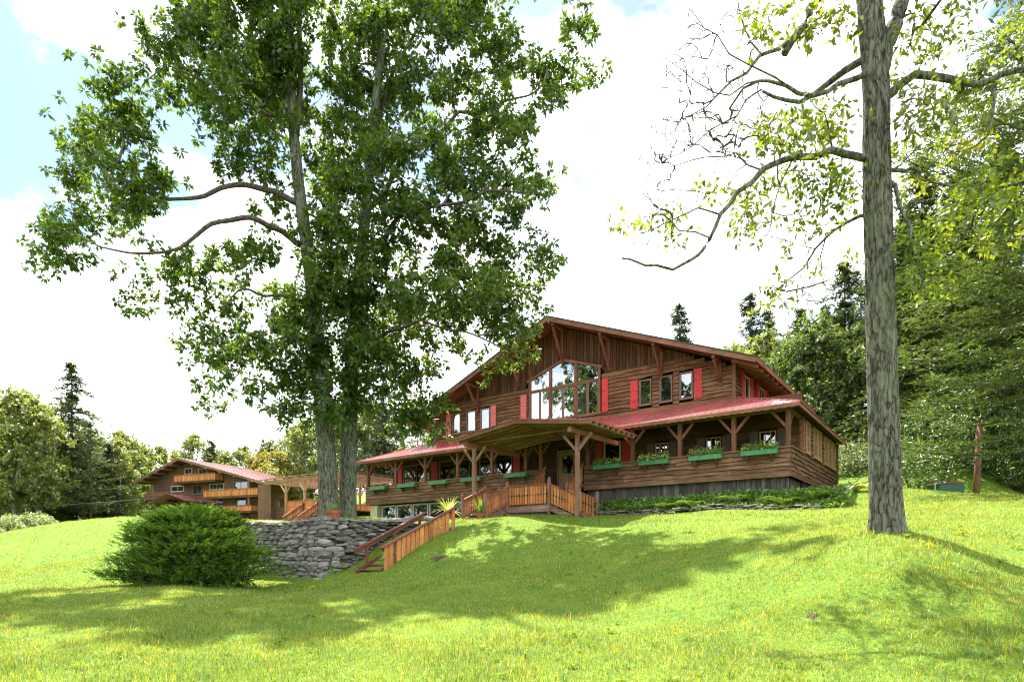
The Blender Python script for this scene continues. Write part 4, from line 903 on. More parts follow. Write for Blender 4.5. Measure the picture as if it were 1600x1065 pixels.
MB().span(A(27.7, DB0 - 0.3, 5.502), A(39.8, DB0 - 0.2, 5.56)).build('batten', M['newpine'], pg)
for k, (a_, b_, z) in enumerate(((34.3, 1.3, 4.55), (33.9, 2.2, 4.28))):
    gl = hthing('globe_lantern', ('upper' if k == 0 else 'lower') + ' white globe lantern hanging in the pergola', 'lantern', a_, b_, z, 'globe lanterns in the pergola')
    MB().lathe([(0, -0.2), (0.11, -0.165), (0.185, -0.08), (0.2, 0), (0.185, 0.08), (0.11, 0.165), (0.03, 0.2), (0, 0.2)], A(a_, b_, z), 16).build('globe', M['white'], gl, smooth=True)
    MB().tube([A(a_, b_, z + 0.19), A(a_, b_, 5.36)], 0.008, 5).build('cord', M['black'], gl)
an = hthing('low_annex', 'low red-roofed annex seen through the far end of the porch', 'building', 30, 9, 1.7)
MB().span(A(27.3, 8.2, 1.6), A(31, 12, 4.3)).build('wall', M['porch'], an)
af = Fn(lambda s: (A(s, 7.4, 4.25), A(s, 12.2, 5.6)))
ar = MB().span(A(27.2, 7.36, 4.1), A(31.2, 7.42, 4.24)).build('roof', M['trim'], an)
for i in range(4): sheet(ar, af, 27.25 + i + 0.002, 28.25 + i - 0.002, 3, mat='pinkmetal')

# ------------------------------------------------------------------ far lodge
LO = Vector((-25.3, 60.0, 0)); LUX, LUY = -0.915, 0.403; LZG = 3.0
L_ROT = math.atan2(-LUY, -LUX)
def lwd(t_, b, z): return Vector((LO.x + t_ * LUX - b * LUY * -1, LO.y + t_ * LUY - b * LUX, z))
def lthing(name, label, cat, t_, b, z): return thing(name, label, cat, lwd(t_, b, z), L_ROT, (-t_, b, z))
def lt(x, b=0.0):
    k = (x - 800) / FPX; return (LO.x + b * LUY - k * (LO.y - b * LUX)) / (k * LUY - LUX)
def lzz(x, y, b=0.0): t_ = lt(x, b); return (HOR - y) / FPX * (LO.y + t_ * LUY - b * LUX)
tw = NT('far_siding'); wv = tw.coords((1, 1, 1), shift=False); wav = tw.n('ShaderNodeTexWave', {'Vector': wv, 'Scale': 1.45, 'Distortion': 1.2, 'Detail': 2.0}, bands_direction='Z', wave_profile='SAW').outputs['Fac']
cc = tw.ramp(wav, [(0.0, (0.06, 0.032, 0.022)), (0.15, (0.15, 0.085, 0.058)), (1.0, (0.205, 0.12, 0.085))]); cc = tw.mul(cc, tw.ramp(tw.noise(wv, 0.7, 5), [(0.3, (0.8, 0.8, 0.8)), (0.7, (1.15, 1.12, 1.1))]))
M['far_siding'] = tw.surf(tw.bsdf(cc, 0.85, tw.bump(wav, 0.6, 0.03), 0.2))
fl = lthing('chalet_lodge', 'distant three-storey brown chalet with orange balconies and faded red roof', 'house', 6, 3, LZG)
tr_, zr_ = lt(297), lzz(297, 717); tl_, tri = lt(228), lt(418, -1.0); zl_ = lzz(224, 756); zrr = lzz(424, 752, -1.0)
def lroof(t_): return zr_ - (zr_ - zl_) * (t_ - tr_) / (tl_ + 0.5 - tr_) if t_ > tr_ else zr_ - (zr_ - zrr) * (tr_ - t_) / (tr_ - tri)
t0, t1 = lt(390), lt(240)
wl_poly = [A(t0, 0, LZG - 1), A(t1, 0, LZG - 1), A(t1, 0, lroof(t1) - 0.2), A(tr_, 0, zr_ - 0.2), A(t0, 0, lroof(t0) - 0.2)]
MB().prism(wl_poly, (0, 5.5, 0)).build('wall', M['far_siding'], fl)
for e in (tl_, tri):
    rf = MB().prism([A(e, -1.3, lroof(e) - 0.2), A(tr_, -1.3, zr_ - 0.2), A(tr_, -1.3, zr_ - 0.05), A(e, -1.3, lroof(e) - 0.05)], (0, 8.4, 0)).build('roof_deck', M['soffit'], fl)
    f = Fn(lambda s: (A(s, -1.4, lroof(s) - 0.045), A(s, 7.2, lroof(s) - 0.045)))
    m = 8
    for i in range(m):
        p = e + (tr_ - e) * i / m; q = e + (tr_ - e) * (i + 1) / m; sheet(rf, f, min(p, q) + 0.002, max(p, q) - 0.002, 3, mat='pinkmetal')
    MB().beam(A(e, -1.36, lroof(e) - 0.16), A(tr_, -1.36, zr_ - 0.16), 0.06, 0.24).build('barge_board', M['trim'], rf)
    for k in range(1, 6):
        q = e + (tr_ - e) * k / 6; MB().span(A(q - 0.09, -1.45, lroof(q) - 0.44), A(q + 0.09, -0.02, lroof(q) - 0.25)).build('purlin', M['trim'], rf)
def lwin(x0, x1, y0, y1, nx=2, mat='frame_grey', b=0.0):
    window(fl, 'a', min(lt(x0, b), lt(x1, b)), max(lt(x0, b), lt(x1, b)), lzz((x0 + x1) / 2, y1, b), lzz((x0 + x1) / 2, y0, b), b - 0.02, M[mat], M['glass_far'], nx, 1, 0.09)
lwin(289.5, 301, 731, 741); lwin(311, 324, 731, 741); lwin(268, 288, 758.5, 768); lwin(302, 316, 756, 772, 2, 'frame'); lwin(328, 351, 755, 765, 2); lwin(366, 388, 751.5, 764, 2, 'frame'); lwin(370, 386, 776, 790, 1, 'frame'); lwin(334, 350, 777, 790, 1, 'frame')
def balcony(x0, x1, ytop, ybot, b_out, mat, solid=False):
    a0, a1 = sorted((lt(x0, -b_out), lt(x1, -b_out))); xm = (x0 + x1) / 2; z0, z1 = lzz(xm, ybot, -b_out), lzz(xm, ytop, -b_out)
    bl = MB().span(A(a0, -b_out, z0 - 0.22), A(a1, 0.0, z0)).build('balcony', M['gable'], fl)
    h = z1 - z0
    if solid:
        lay_planks(bl, 'plank', 'a', a0, a1, z0, z1, -b_out, [], M['far_siding'], 0.3, 4); MB().span(A(a0, -b_out, z0), A(a0 + 0.05, 0, z1)).build('end_panel', M['far_siding'], bl)
    else:
        me = slat_mesh((1, 0, 0), 0, 0.17, h, 0.03, M[mat], False)
        n = int((a1 - a0) / 0.19)
        for i in range(n): put('slat', me, A(a0 + (i + 1) * (a1 - a0) / n, -b_out, z0), bl)
        me2 = slat_mesh((0, 1, 0), 0, 0.17, h, 0.03, M[mat], False)
        for i in range(max(1, int(b_out / 0.2))): put('slat', me2, A(a0, -b_out + i * 0.2, z0), bl)
    MB().span(A(a0 - 0.05, -b_out - 0.06, z1), A(a1 + 0.05, -b_out + 0.06, z1 + 0.07)).build('handrail', M['pine_x'], bl)
balcony(272, 336, 741, 750.5, 1.1, 'orange'); balcony(318, 402, 764.5, 774, 1.3, 'orange'); balcony(348, 392, 790, 798, 1.3, 'orange'); balcony(227, 262, 770, 780, 1.2, 'orange', True)
for x0, y0, y1 in ((387.5, 749, 776), (388, 775, 800), (235, 758, 782)):
    a_ = lt(x0, -1.2); MB().span(A(a_ - 0.1, -1.2, lzz(x0, y1, -1.2)), A(a_ + 0.1, -1.0, lzz(x0, y0, -1.2))).build('post', M['trim'], fl)
ent = Fn(lambda s: (A(s, -2.6, lzz(268, 771, -2) - abs(s - lt(268, -2)) * 0.3), A(s, 0.0, lzz(268, 771, -2) - abs(s - lt(268, -2)) * 0.3)))
eroof = MB().beam(A(lt(268, -2), -2.6, lzz(268, 772, -2)), A(lt(268, -2), 0, lzz(268, 772, -2)), 0.1, 0.1).build('entrance_roof', M['trim'], fl)
ec = lt(268, -2)
for i in range(4): sheet(eroof, ent, ec - 2.8 + i * 1.4 + 0.002, ec - 2.8 + (i + 1) * 1.4 - 0.002, 3, mat='pinkmetal')
# tower at the near right corner, with an open side terrace
MB().span(A(lt(412, -1.5), -1.5, LZG - 1.2), A(lt(403, -1.5), -0.6, lzz(410, 756, -1.5))).build('stair_tower', M['far_siding'], fl)
MB().span(A(lt(436, 1.0), 0.6, LZG - 1.2), A(lt(426, -1.0), 1.0, lzz(436, 793, 1))).build('terrace_wall', M['far_siding'], fl)
MB().span(A(lt(436, 1.0), 0.6, lzz(436, 780, 1)), A(lt(426, -1.0), 1.0, lzz(436, 772, 1))).build('terrace_band', M['gable'], fl)
for x0 in (430, 435): MB().span(A(lt(x0, 0.8) - 0.1, 0.7, lzz(436, 794, 1)), A(lt(x0, 0.8) + 0.1, 0.9, lzz(436, 779, 1))).build('post', M['trim'], fl)

# ------------------------------------------------------------------ power lines, pole, green box
def wire(label, x0, y0, Y0, x1, y1, Y1, r, sag):
    p, q = px(x0, y0, Y0), px(x1, y1, Y1); o = thing('power_line', label, 'cable', p, group='power lines to the far chalet')
    MB().tube([p.lerp(q, i / 14) - Vector((0, 0, sag * 4 * (i / 14) * (1 - i / 14))) for i in range(15)], r, 5).build('wire', M['black'] if r < 0.03 else M['greywood'], o)
wire('thickest grey cable crossing the trees toward the far chalet', -260, 798, 52, 226, 779, 62, 0.055, 0.35)
wire('thin upper wire above the thick cable toward the chalet', -260, 770, 54, 226, 766, 63, 0.022, 0.3)
wire('thin lower wire just below the thick cable', -260, 806, 54, 200, 786, 64, 0.022, 0.5)
v = px(1525, 772, 26.5); up_ = thing('utility_pole', 'leaning red-brown wooden pole in front of the dark hedge', 'pole', (v.x, v.y, gz(v.x, v.y)))
MB().tube([(v.x, v.y, gz(v.x, v.y) - 0.2), (v.x + 0.06, v.y, 3.5), (v.x + 0.14, v.y, 5.6)], [0.125, 0.118, 0.11], 14).build('shaft', wood('pole_wood', (0.11, 0.05, 0.032), (0.20, 0.10, 0.065), 'z'), up_, smooth=True)
v = px(1478, 769, 27); zg = gz(v.x, v.y); gb = thing('utility_box', 'low dark green metal box with a rusty lid on the crest of the lawn', 'box', (v.x, v.y, zg))
MB().span((v.x - 0.52, v.y - 0.35, zg - 0.05), (v.x + 0.56, v.y + 0.4, zg + 0.42)).build('box', M['darkgreen'], gb)
MB().prism([(v.x - 0.56, v.y - 0.40, zg + 0.422), (v.x + 0.60, v.y - 0.40, zg + 0.45), (v.x + 0.60, v.y - 0.40, zg + 0.52), (v.x - 0.56, v.y - 0.40, zg + 0.475)], (0, 0.85, 0)).build('lid', M['trim'], gb)
MB().tube([(v.x - 0.62, v.y - 0.2, zg + 0.0), (v.x - 0.62, v.y - 0.2, zg + 0.42), (v.x - 0.54, v.y - 0.2, zg + 0.46)], 0.02, 6).build('handle', M['frame_grey'], gb)

# ------------------------------------------------------------------ trees
M['bark'] = barkmat('hickory_bark', (0.02, 0.018, 0.014), (0.155, 0.148, 0.12), 0.28, 1.0)
M['bark_green'] = barkmat('mossy_bark', (0.028, 0.028, 0.02), (0.165, 0.165, 0.122), 0.35)
M['bark_dark'] = barkmat('dark_bark', (0.04, 0.032, 0.026), (0.11, 0.09, 0.075), 0.1)
M['bark_pale'] = barkmat('pale_bark', (0.16, 0.14, 0.11), (0.36, 0.33, 0.28), 0.2)
M['leaf'] = leafmat('tree_leaf', (0.022, 0.054, 0.010), (0.064, 0.128, 0.018), 0.42, (2.8, 2.2, 0.8), gloss=0.045)
M['leaf_y'] = leafmat('yellow_green_leaf', (0.04, 0.085, 0.010), (0.115, 0.17, 0.018), 0.48, (2.3, 1.9, 0.7), yellow=0.35)
M['leaf_far'] = leafmat('far_tree_leaf', (0.085, 0.125, 0.028), (0.21, 0.255, 0.07), 0.45, (1.8, 1.75, 0.95), yellow=0.3)
M['leaf_far2'] = leafmat('far_tree_leaf_green', (0.045, 0.085, 0.022), (0.12, 0.17, 0.052), 0.4, (1.9, 1.8, 0.95))
M['leaf_gold'] = leafmat('far_tree_leaf_gold', (0.14, 0.15, 0.02), (0.30, 0.26, 0.04), 0.42, (1.5, 1.5, 0.7), yellow=0.5)
M['needle'] = leafmat('pine_needle', (0.026, 0.048, 0.016), (0.072, 0.105, 0.034), 0.28, (2.2, 2.1, 1.0), gloss=0.03)
M['needle_light'] = leafmat('white_pine_needle', (0.032, 0.058, 0.018), (0.088, 0.13, 0.04), 0.3, (2.0, 1.9, 0.9), gloss=0.04)
M['needle_blue'] = leafmat('spruce_needle', (0.025, 0.046, 0.028), (0.066, 0.096, 0.06), 0.25, (1.8, 1.8, 1.2), gloss=0.03)
M['juniper'] = leafmat('juniper_needle', (0.045, 0.11, 0.018), (0.13, 0.235, 0.04), 0.32, (2.2, 2.0, 0.8), gloss=0.02)
M['shrub'] = leafmat('shrub_leaf', (0.03, 0.07, 0.015), (0.085, 0.15, 0.03), 0.3, (2.2, 2.0, 0.8), gloss=0.06, rough=0.36)
M['pale_shrub'] = leafmat('pale_shrub_leaf', (0.14, 0.20, 0.07), (0.34, 0.40, 0.19), 0.35, (1.4, 1.4, 1.0))
M['cover'] = leafmat('ground_cover_leaf', (0.055, 0.125, 0.022), (0.13, 0.25, 0.05), 0.35)
M['fern'] = leafmat('fern_leaf', (0.065, 0.135, 0.02), (0.15, 0.25, 0.045), 0.42)
M['hosta'] = leafmat('hosta_leaf', (0.26, 0.30, 0.06), (0.50, 0.52, 0.14), 0.35, (1.3, 1.3, 1.0))

def resample(pts, step):
    pts = [Vector(p) for p in pts]; n = len(pts); out = []
    for i in range(n - 1):
        p0, p1, p2, p3 = pts[max(i - 1, 0)], pts[i], pts[i + 1], pts[min(i + 2, n - 1)]; m = max(1, int((p2 - p1).length / step))
        for k in range(m):
            f = k / m; out.append(0.5 * ((2 * p1) + (p2 - p0) * f + (2 * p0 - 5 * p1 + 4 * p2 - p3) * f * f + (3 * p1 - p0 - 3 * p2 + p3) * f ** 3))
    out.append(pts[-1]); return out
def trunk_obj(name, pts, r0, r1, mat, root, nside=40, step=0.12, rough=0.09, flare=0.35, fl_h=1.0, rpow=1.0):
    pts = resample(pts, step); m = len(pts); L_ = [0]
    for i in range(1, m): L_.append(L_[-1] + (pts[i] - pts[i - 1]).length)
    V, F = [], []
    for i, p in enumerate(pts):
        d = (pts[min(i + 1, m - 1)] - pts[max(i - 1, 0)]).normalized(); x = d.cross(Vector((0.02, 1, 0))).normalized(); y = d.cross(x)
        f = L_[i] / L_[-1]; r = r0 + (r1 - r0) * f ** rpow; fl_ = flare * math.exp(-L_[i] / fl_h * 2.2)
        for k in range(nside):
            t = 2 * math.pi * k / nside
            q = Vector((math.cos(t) * 2.6, math.sin(t) * 2.6, L_[i] * 0.75)); nz = mnoise.noise(q * 2.3) * 0.35 + (0.5 - 1.9 * abs(mnoise.noise(Vector((q.x * 2.4, q.y * 2.4, q.z * 1.5))))) * 0.8 + mnoise.noise(Vector((q.x * 5, q.y * 5, q.z * 4))) * 0.35
            ro = 1 + rough * nz + fl_ * (0.6 + 0.4 * math.sin(t * 5 + 0.8))
            V.append(p + (x * math.cos(t) + y * math.sin(t)) * r * ro)
    for i in range(m - 1):
        for k in range(nside): k2 = (k + 1) % nside; F.append((i * nside + k, i * nside + k2, (i + 1) * nside + k2, (i + 1) * nside + k))
    return np_obj(name, np.array([v[:] for v in V]), np.array(F), mat, root, smooth=True), pts

class Grow:
    def __init__(s, seed): s.P = []; s.par = []; s.R = []; s.rg = np.random.default_rng(seed); s.paths = []; s.cnt = []
    def skel(s, pts, r0, r1, step=0.35, parent=None, usable=0.0):
        pts = resample(pts, step); n = len(pts); prev = -1
        if parent is not None and s.P: prev = int(np.argmin(((np.array(s.P) - np.array(pts[0][:])) ** 2).sum(1)))
        for i, p in enumerate(pts):
            s.P.append(p[:]); s.par.append(prev); s.R.append(r0 + (r1 - r0) * i / (n - 1)); s.cnt.append(0); prev = len(s.P) - 1
        return pts
    def attach(s, att, zmin, k=0.045, step=0.4, bias=0.5):
        P0 = np.array(s.P); d0 = np.array([np.min(((P0 - a) ** 2).sum(1)) for a in att]); order = np.argsort(d0)
        P = np.zeros((len(P0) + len(att) * 30, 3)); P[:len(P0)] = P0; n = len(P0); ok = P0[:, 2] > zmin; OK = np.zeros(len(P), bool); OK[:n] = ok
        for ai in order:
            a = att[ai]; dv = P[:n] - a; d = np.sqrt((dv ** 2).sum(1)); cost = d + bias * np.maximum(0, dv[:, 2] + 0.25 * d) + np.where(OK[:n], 0, 1e3)
            j = int(np.argmin(cost)); L_ = d[j]
            if L_ < 0.15: continue
            p0 = P[j]; pj = s.par[j]; dirp = (P[j] - P[pj]) if pj >= 0 else np.array([0, 0, 1.0]); dirp = dirp / (np.linalg.norm(dirp) + 1e-6)
            c = p0 + dirp * L_ * 0.25 + (a - p0) * 0.3 + s.rg.normal(0, 0.10, 3) * L_ + np.array([0, 0, 0.06 * L_]); m = max(2, min(26, int(L_ / step) + 1)); idx = [j]
            for q in range(1, m + 1):
                f = q / m; pt = (1 - f) ** 2 * p0 + 2 * f * (1 - f) * c + f * f * a + (s.rg.normal(0, 0.025, 3) * min(1, L_) if q < m else 0)
                P[n] = pt; s.par.append(idx[-1]); s.R.append(-1); s.cnt.append(0); OK[n] = True; idx.append(n); n += 1
            s.paths.append(idx)
        s.P = P[:n]
    def finish(s, root, mat, k=0.012, rmin=0.006, name='branches'):
        cnt = np.zeros(len(s.P))
        for path in s.paths: cnt[path[-1]] += 1
        for i in range(len(s.P) - 1, -1, -1):
            if s.par[i] >= 0 and s.R[i] < 0: cnt[s.par[i]] += cnt[i]
        mb = MB()
        for path in s.paths:
            pts = [s.P[i] for i in path]; rad = [max(rmin, k * cnt[i] ** 0.5) if s.R[i] < 0 else None for i in path]; rad[0] = min(s.R[path[0]], rad[1] * 1.25) if s.R[path[0]] > 0 else rad[1] * 1.1
            rad[-1] = rmin * 0.7; mb.tube(pts, rad, 5 if rad[0] > 0.03 else 4, cap=False)
        og = np.array(origin(root)[:]); V = np.array(mb.v); F = np.array(mb.f); return np_obj(name, V, F, mat, root, smooth=True, kind='stuff')
def clump_leaves(rg, centers, n_each, rad, ln, wd, droop=0.35, flat=0.7):
    n = len(centers) * n_each; sub = 6 if n_each < 120 else 16
    # leaves sit in small whorls around twig ends inside each clump
    tw_ = np.repeat(centers, sub, 0) + rg.normal(size=(len(centers) * sub, 3)) * np.array([rad, rad, rad * flat]) * 0.75
    pick = (np.arange(n) // n_each) * sub + rg.integers(0, sub, n); base = tw_[pick]; off = unit(rg, n); p = base + off * (rg.uniform(0.02, 0.22, n) * rad)[:, None]
    d = off * 0.8 + rg.normal(size=(n, 3)) * 0.45 + np.array([0, 0, -droop]); nr = rg.normal(size=(n, 3)) * 0.55 + np.array([0, 0, 1.0])
    return leaves_np(p, d, nr, rg.uniform(ln * 0.65, ln * 1.2, n), rg.uniform(wd * 0.7, wd * 1.2, n))
def ell_points(rg, ells, Y, dens, zspread, depth=0.85):
    out = []
    for e in ells:
        x, y, rx, ry = e[:4]; w = e[4] if len(e) > 4 else 1.0; area = math.pi * rx * ry * (Y / FPX) ** 2; n = max(1, int(area * dens * w)); dY = rg.normal(0, zspread)
        for _ in range(n):
            while True:
                q = rg.uniform(-1, 1, 3)
                if q @ q < 1: break
            yy = Y + dY + q[1] * (rx + ry) / 2 * Y / FPX * depth; X = (x + q[0] * rx - 800) / FPX * yy; out.append((X, yy, (HOR - (y + q[2] * ry)) / FPX * yy))
    return np.array(out)

# ---- twin trees on the terrace
def kink(pts, seed):
    rr_ = random.Random(seed); out = [pts[0]]
    for p, q in zip(pts[:-1], pts[1:]):
        L_ = (q - p).length; m = p.lerp(q, rr_.uniform(0.4, 0.6)) + Vector((rr_.uniform(-1, 1), rr_.uniform(-1, 1), rr_.uniform(-1, 1))) * L_ * 0.09
        out += [m, q + Vector((rr_.uniform(-1, 1), rr_.uniform(-1, 1), rr_.uniform(-1, 1))) * L_ * 0.03]
    return out
def big_tree(label, trunk, r0, r1, limbs, ells, Y, seed, dens, zmin, n_leaf, ln, wd, bark, leafm, k=0.012, bare=None, zspread=1.6, step=0.12, rad=0.57, depth=0.85, trunk_r=0.09, flare=0.35):
    b = px(*trunk[0]); root = thing('hickory_tree', label, 'tree', (b.x, b.y, b.z))
    tp = [px(*p) for p in trunk]; tp[0] = tp[0] - Vector((0, 0, 0.25)); trunk_obj('trunk', tp, r0, r1, bark, root, 72 if Y < 20 else 48, step, trunk_r, flare)
    g = Grow(seed); g.skel(tp, r0, r1)
    for pl, q0, q1 in limbs:
        pts = [px(*p) for p in pl]; pts = kink(pts, seed + len(g.P)); pp = g.skel(pts, q0, q1, parent=True); m = len(pp); pr = resample(pts, 0.25)
        MB().tube(pr, [q0 + (q1 - q0) * i / (len(pr) - 1) for i in range(len(pr))], 9).build('limb', M['bark_dark'] if Y > 20 else bark, root, smooth=True)  # twin-tree limbs get darker bark, painting in the shade of the crown
    rg = np.random.default_rng(seed + 1); att = ell_points(rg, ells, Y, dens, zspread, depth); nleaf_att = len(att); print('clumps', nleaf_att)
    if bare is not None: att = np.concatenate([att, ell_points(rg, bare, Y, dens * 1.7, 0.6, 0.6)])
    g.attach(att, zmin); g.finish(root, bark, k, 0.006 if Y > 20 else 0.0105)
    ctr = att[:nleaf_att]; V, F = clump_leaves(rg, ctr, n_leaf, rad, ln, wd); np_obj('crown', V, F, leafm, root)
    return root
Y1 = 26.0
limbsA = [([(462, 210, Y1), (440, 130, Y1), (425, 60, Y1), (400, -40, Y1 + 1), (380, -140, Y1 + 1)], 0.17, 0.06), ([(462, 215, Y1), (470, 120, Y1), (468, 30, Y1), (480, -80, Y1)], 0.15, 0.06),
          ([(478, 385, Y1), (440, 360, Y1 - 1), (390, 340, Y1 - 2), (330, 352, Y1 - 2.5), (280, 385, Y1 - 3), (235, 395, Y1 - 3), (160, 388, Y1 - 3.4)], 0.13, 0.03),
          ([(470, 320, Y1), (430, 300, Y1 - .5), (380, 290, Y1 - 1), (320, 305, Y1 - 1.6), (250, 310, Y1 - 2), (170, 280, Y1 - 2.5)], 0.14, 0.03),
          ([(446, 150, Y1), (400, 90, Y1 + 1), (350, 20, Y1 + 1.5), (310, -40, Y1 + 2)], 0.12, 0.04), ([(455, 180, Y1), (400, 170, Y1 - 1), (330, 130, Y1 - 2), (260, 100, Y1 - 2.5)], 0.09, 0.025),
          ([(489, 470, Y1), (440, 460, Y1 - 1), (380, 450, Y1 - 2), (330, 500, Y1 - 2.4)], 0.08, 0.02), ([(494, 520, Y1), (450, 540, Y1 + 1), (390, 560, Y1 + 1), (360, 600, Y1 + 1)], 0.06, 0.02)]
ellA = [(168, 112, 26, 36), (190, 185, 62, 52), (135, 255, 58, 58), (215, 275, 76, 60), (160, 330, 62, 38), (95, 372, 55, 36), (62, 398, 26, 22), (112, 432, 34, 24), (218, 478, 26, 22, .8), (240, 440, 40, 26, .6), (150, 200, 40, 40),
        (250, 60, 40, 34), (300, 50, 60, 55), (335, 120, 72, 62), (285, 150, 48, 44), (380, 60, 80, 62), (430, 120, 84, 88), (345, 205, 36, 34, .7), (400, 210, 66, 60), (470, 60, 80, 70), (350, 0, 90, 50), (430, -50, 120, 60), (470, 250, 50, 56, .8),
        (330, 420, 50, 36, .8), (300, 470, 40, 30, .8), (330, 520, 52, 34), (310, 545, 34, 22), (370, 560, 50, 40), (375, 618, 42, 32), (350, 640, 24, 18), (415, 480, 74, 60), (405, 400, 62, 44, .7), (450, 545, 64, 50), (490, 610, 44, 50), (480, 430, 54, 60, .8), (420, 330, 44, 30, .6),
        (500, 520, 50, 50), (490, 350, 40, 50, .8), (510, 440, 54, 60), (520, 570, 50, 46), (470, 590, 44, 44), (530, 330, 46, 60), (450, 620, 30, 30), (400, 275, 50, 30, .5), (500, 640, 34, 30), (260, 400, 40, 22, .7)]
big_tree('tall hickory with the left-leaning trunk of the twin pair on the terrace', [(514, 806, Y1), (510, 700, Y1), (498, 560, Y1), (486, 430, Y1), (468, 300, Y1), (458, 190, Y1), (452, 60, Y1), (452, -60, Y1), (456, -180, Y1)], 0.42, 0.07, limbsA, ellA, Y1, 21, 0.92, 7.0, 235, 0.27, 0.13, M['bark_green'], M['leaf'], bare=None)
Y2 = 27.0
limbsB = [([(560, 470, Y2), (545, 440, Y2 - .5), (520, 470, Y2 - .8), (505, 490, Y2 - 1)], 0.08, 0.03), ([(566, 400, Y2), (620, 340, Y2 - 1), (690, 320, Y2 - 2), (760, 300, Y2 - 2.5), (820, 300, Y2 - 3)], 0.12, 0.03),
          ([(572, 330, Y2), (640, 230, Y2), (720, 175, Y2 - .5), (790, 160, Y2 - 1), (850, 130, Y2 - 1)], 0.13, 0.03), ([(580, 250, Y2), (600, 150, Y2 + .5), (650, 60, Y2 + 1), (690, -40, Y2 + 1)], 0.12, 0.04),
          ([(552, 560, Y2), (600, 520, Y2 - 1), (660, 500, Y2 - 2), (740, 470, Y2 - 2.6), (810, 440, Y2 - 3)], 0.09, 0.025), ([(548, 600, Y2), (600, 590, Y2 + 1), (650, 600, Y2 + 1)], 0.06, 0.02),
          ([(660, 500, Y2 - 2), (730, 520, Y2 - 3), (790, 545, Y2 - 3.5), (830, 540, Y2 - 4)], 0.05, 0.018)]
ellB = [(560, 40, 80, 70), (645, 50, 88, 76), (735, 40, 78, 62), (800, 85, 56, 56), (862, 100, 40, 44), (895, 70, 30, 34), (905, 110, 22, 24), (600, 150, 84, 76), (700, 160, 88, 62), (780, 170, 58, 52), (850, 175, 28, 24, .7), (560, 250, 70, 72), (650, 270, 86, 72), (740, 260, 76, 56), (810, 290, 50, 46),
        (845, 310, 26, 26), (600, 350, 78, 62), (690, 360, 86, 62), (775, 375, 68, 48), (845, 390, 32, 32), (600, 440, 74, 56), (690, 440, 82, 52), (770, 440, 64, 42), (838, 450, 30, 30), (640, 510, 66, 46), (560, 500, 60, 52), (740, 500, 50, 32), (690, 545, 40, 30), (590, 570, 62, 44), (650, 590, 50, 40), (640, 640, 52, 30), (580, 640, 44, 34), (535, 600, 40, 46), (690, 620, 30, 24, .8),
        (800, 500, 36, 36), (805, 545, 34, 34), (785, 572, 26, 18), (830, 528, 26, 20), (640, -50, 120, 50), (760, -30, 80, 46), (520, 330, 44, 60, .7), (560, 420, 60, 60), (560, 570, 56, 50), (600, 520, 60, 44), (540, 660, 40, 26), (620, 660, 44, 24), (530, 200, 60, 60), (660, 660, 30, 22, .7), (700, 500, 50, 36)]
big_tree('tall hickory with the straight right trunk of the twin pair on the terrace', [(543, 806, Y2), (545, 700, Y2), (550, 560, Y2), (562, 430, Y2), (574, 300, Y2), (586, 170, Y2), (600, 40, Y2), (610, -80, Y2), (610, -180, Y2)], 0.38, 0.07, limbsB, ellB, Y2, 31, 0.92, 7.0, 235, 0.27, 0.13, M['bark_green'], M['leaf'])
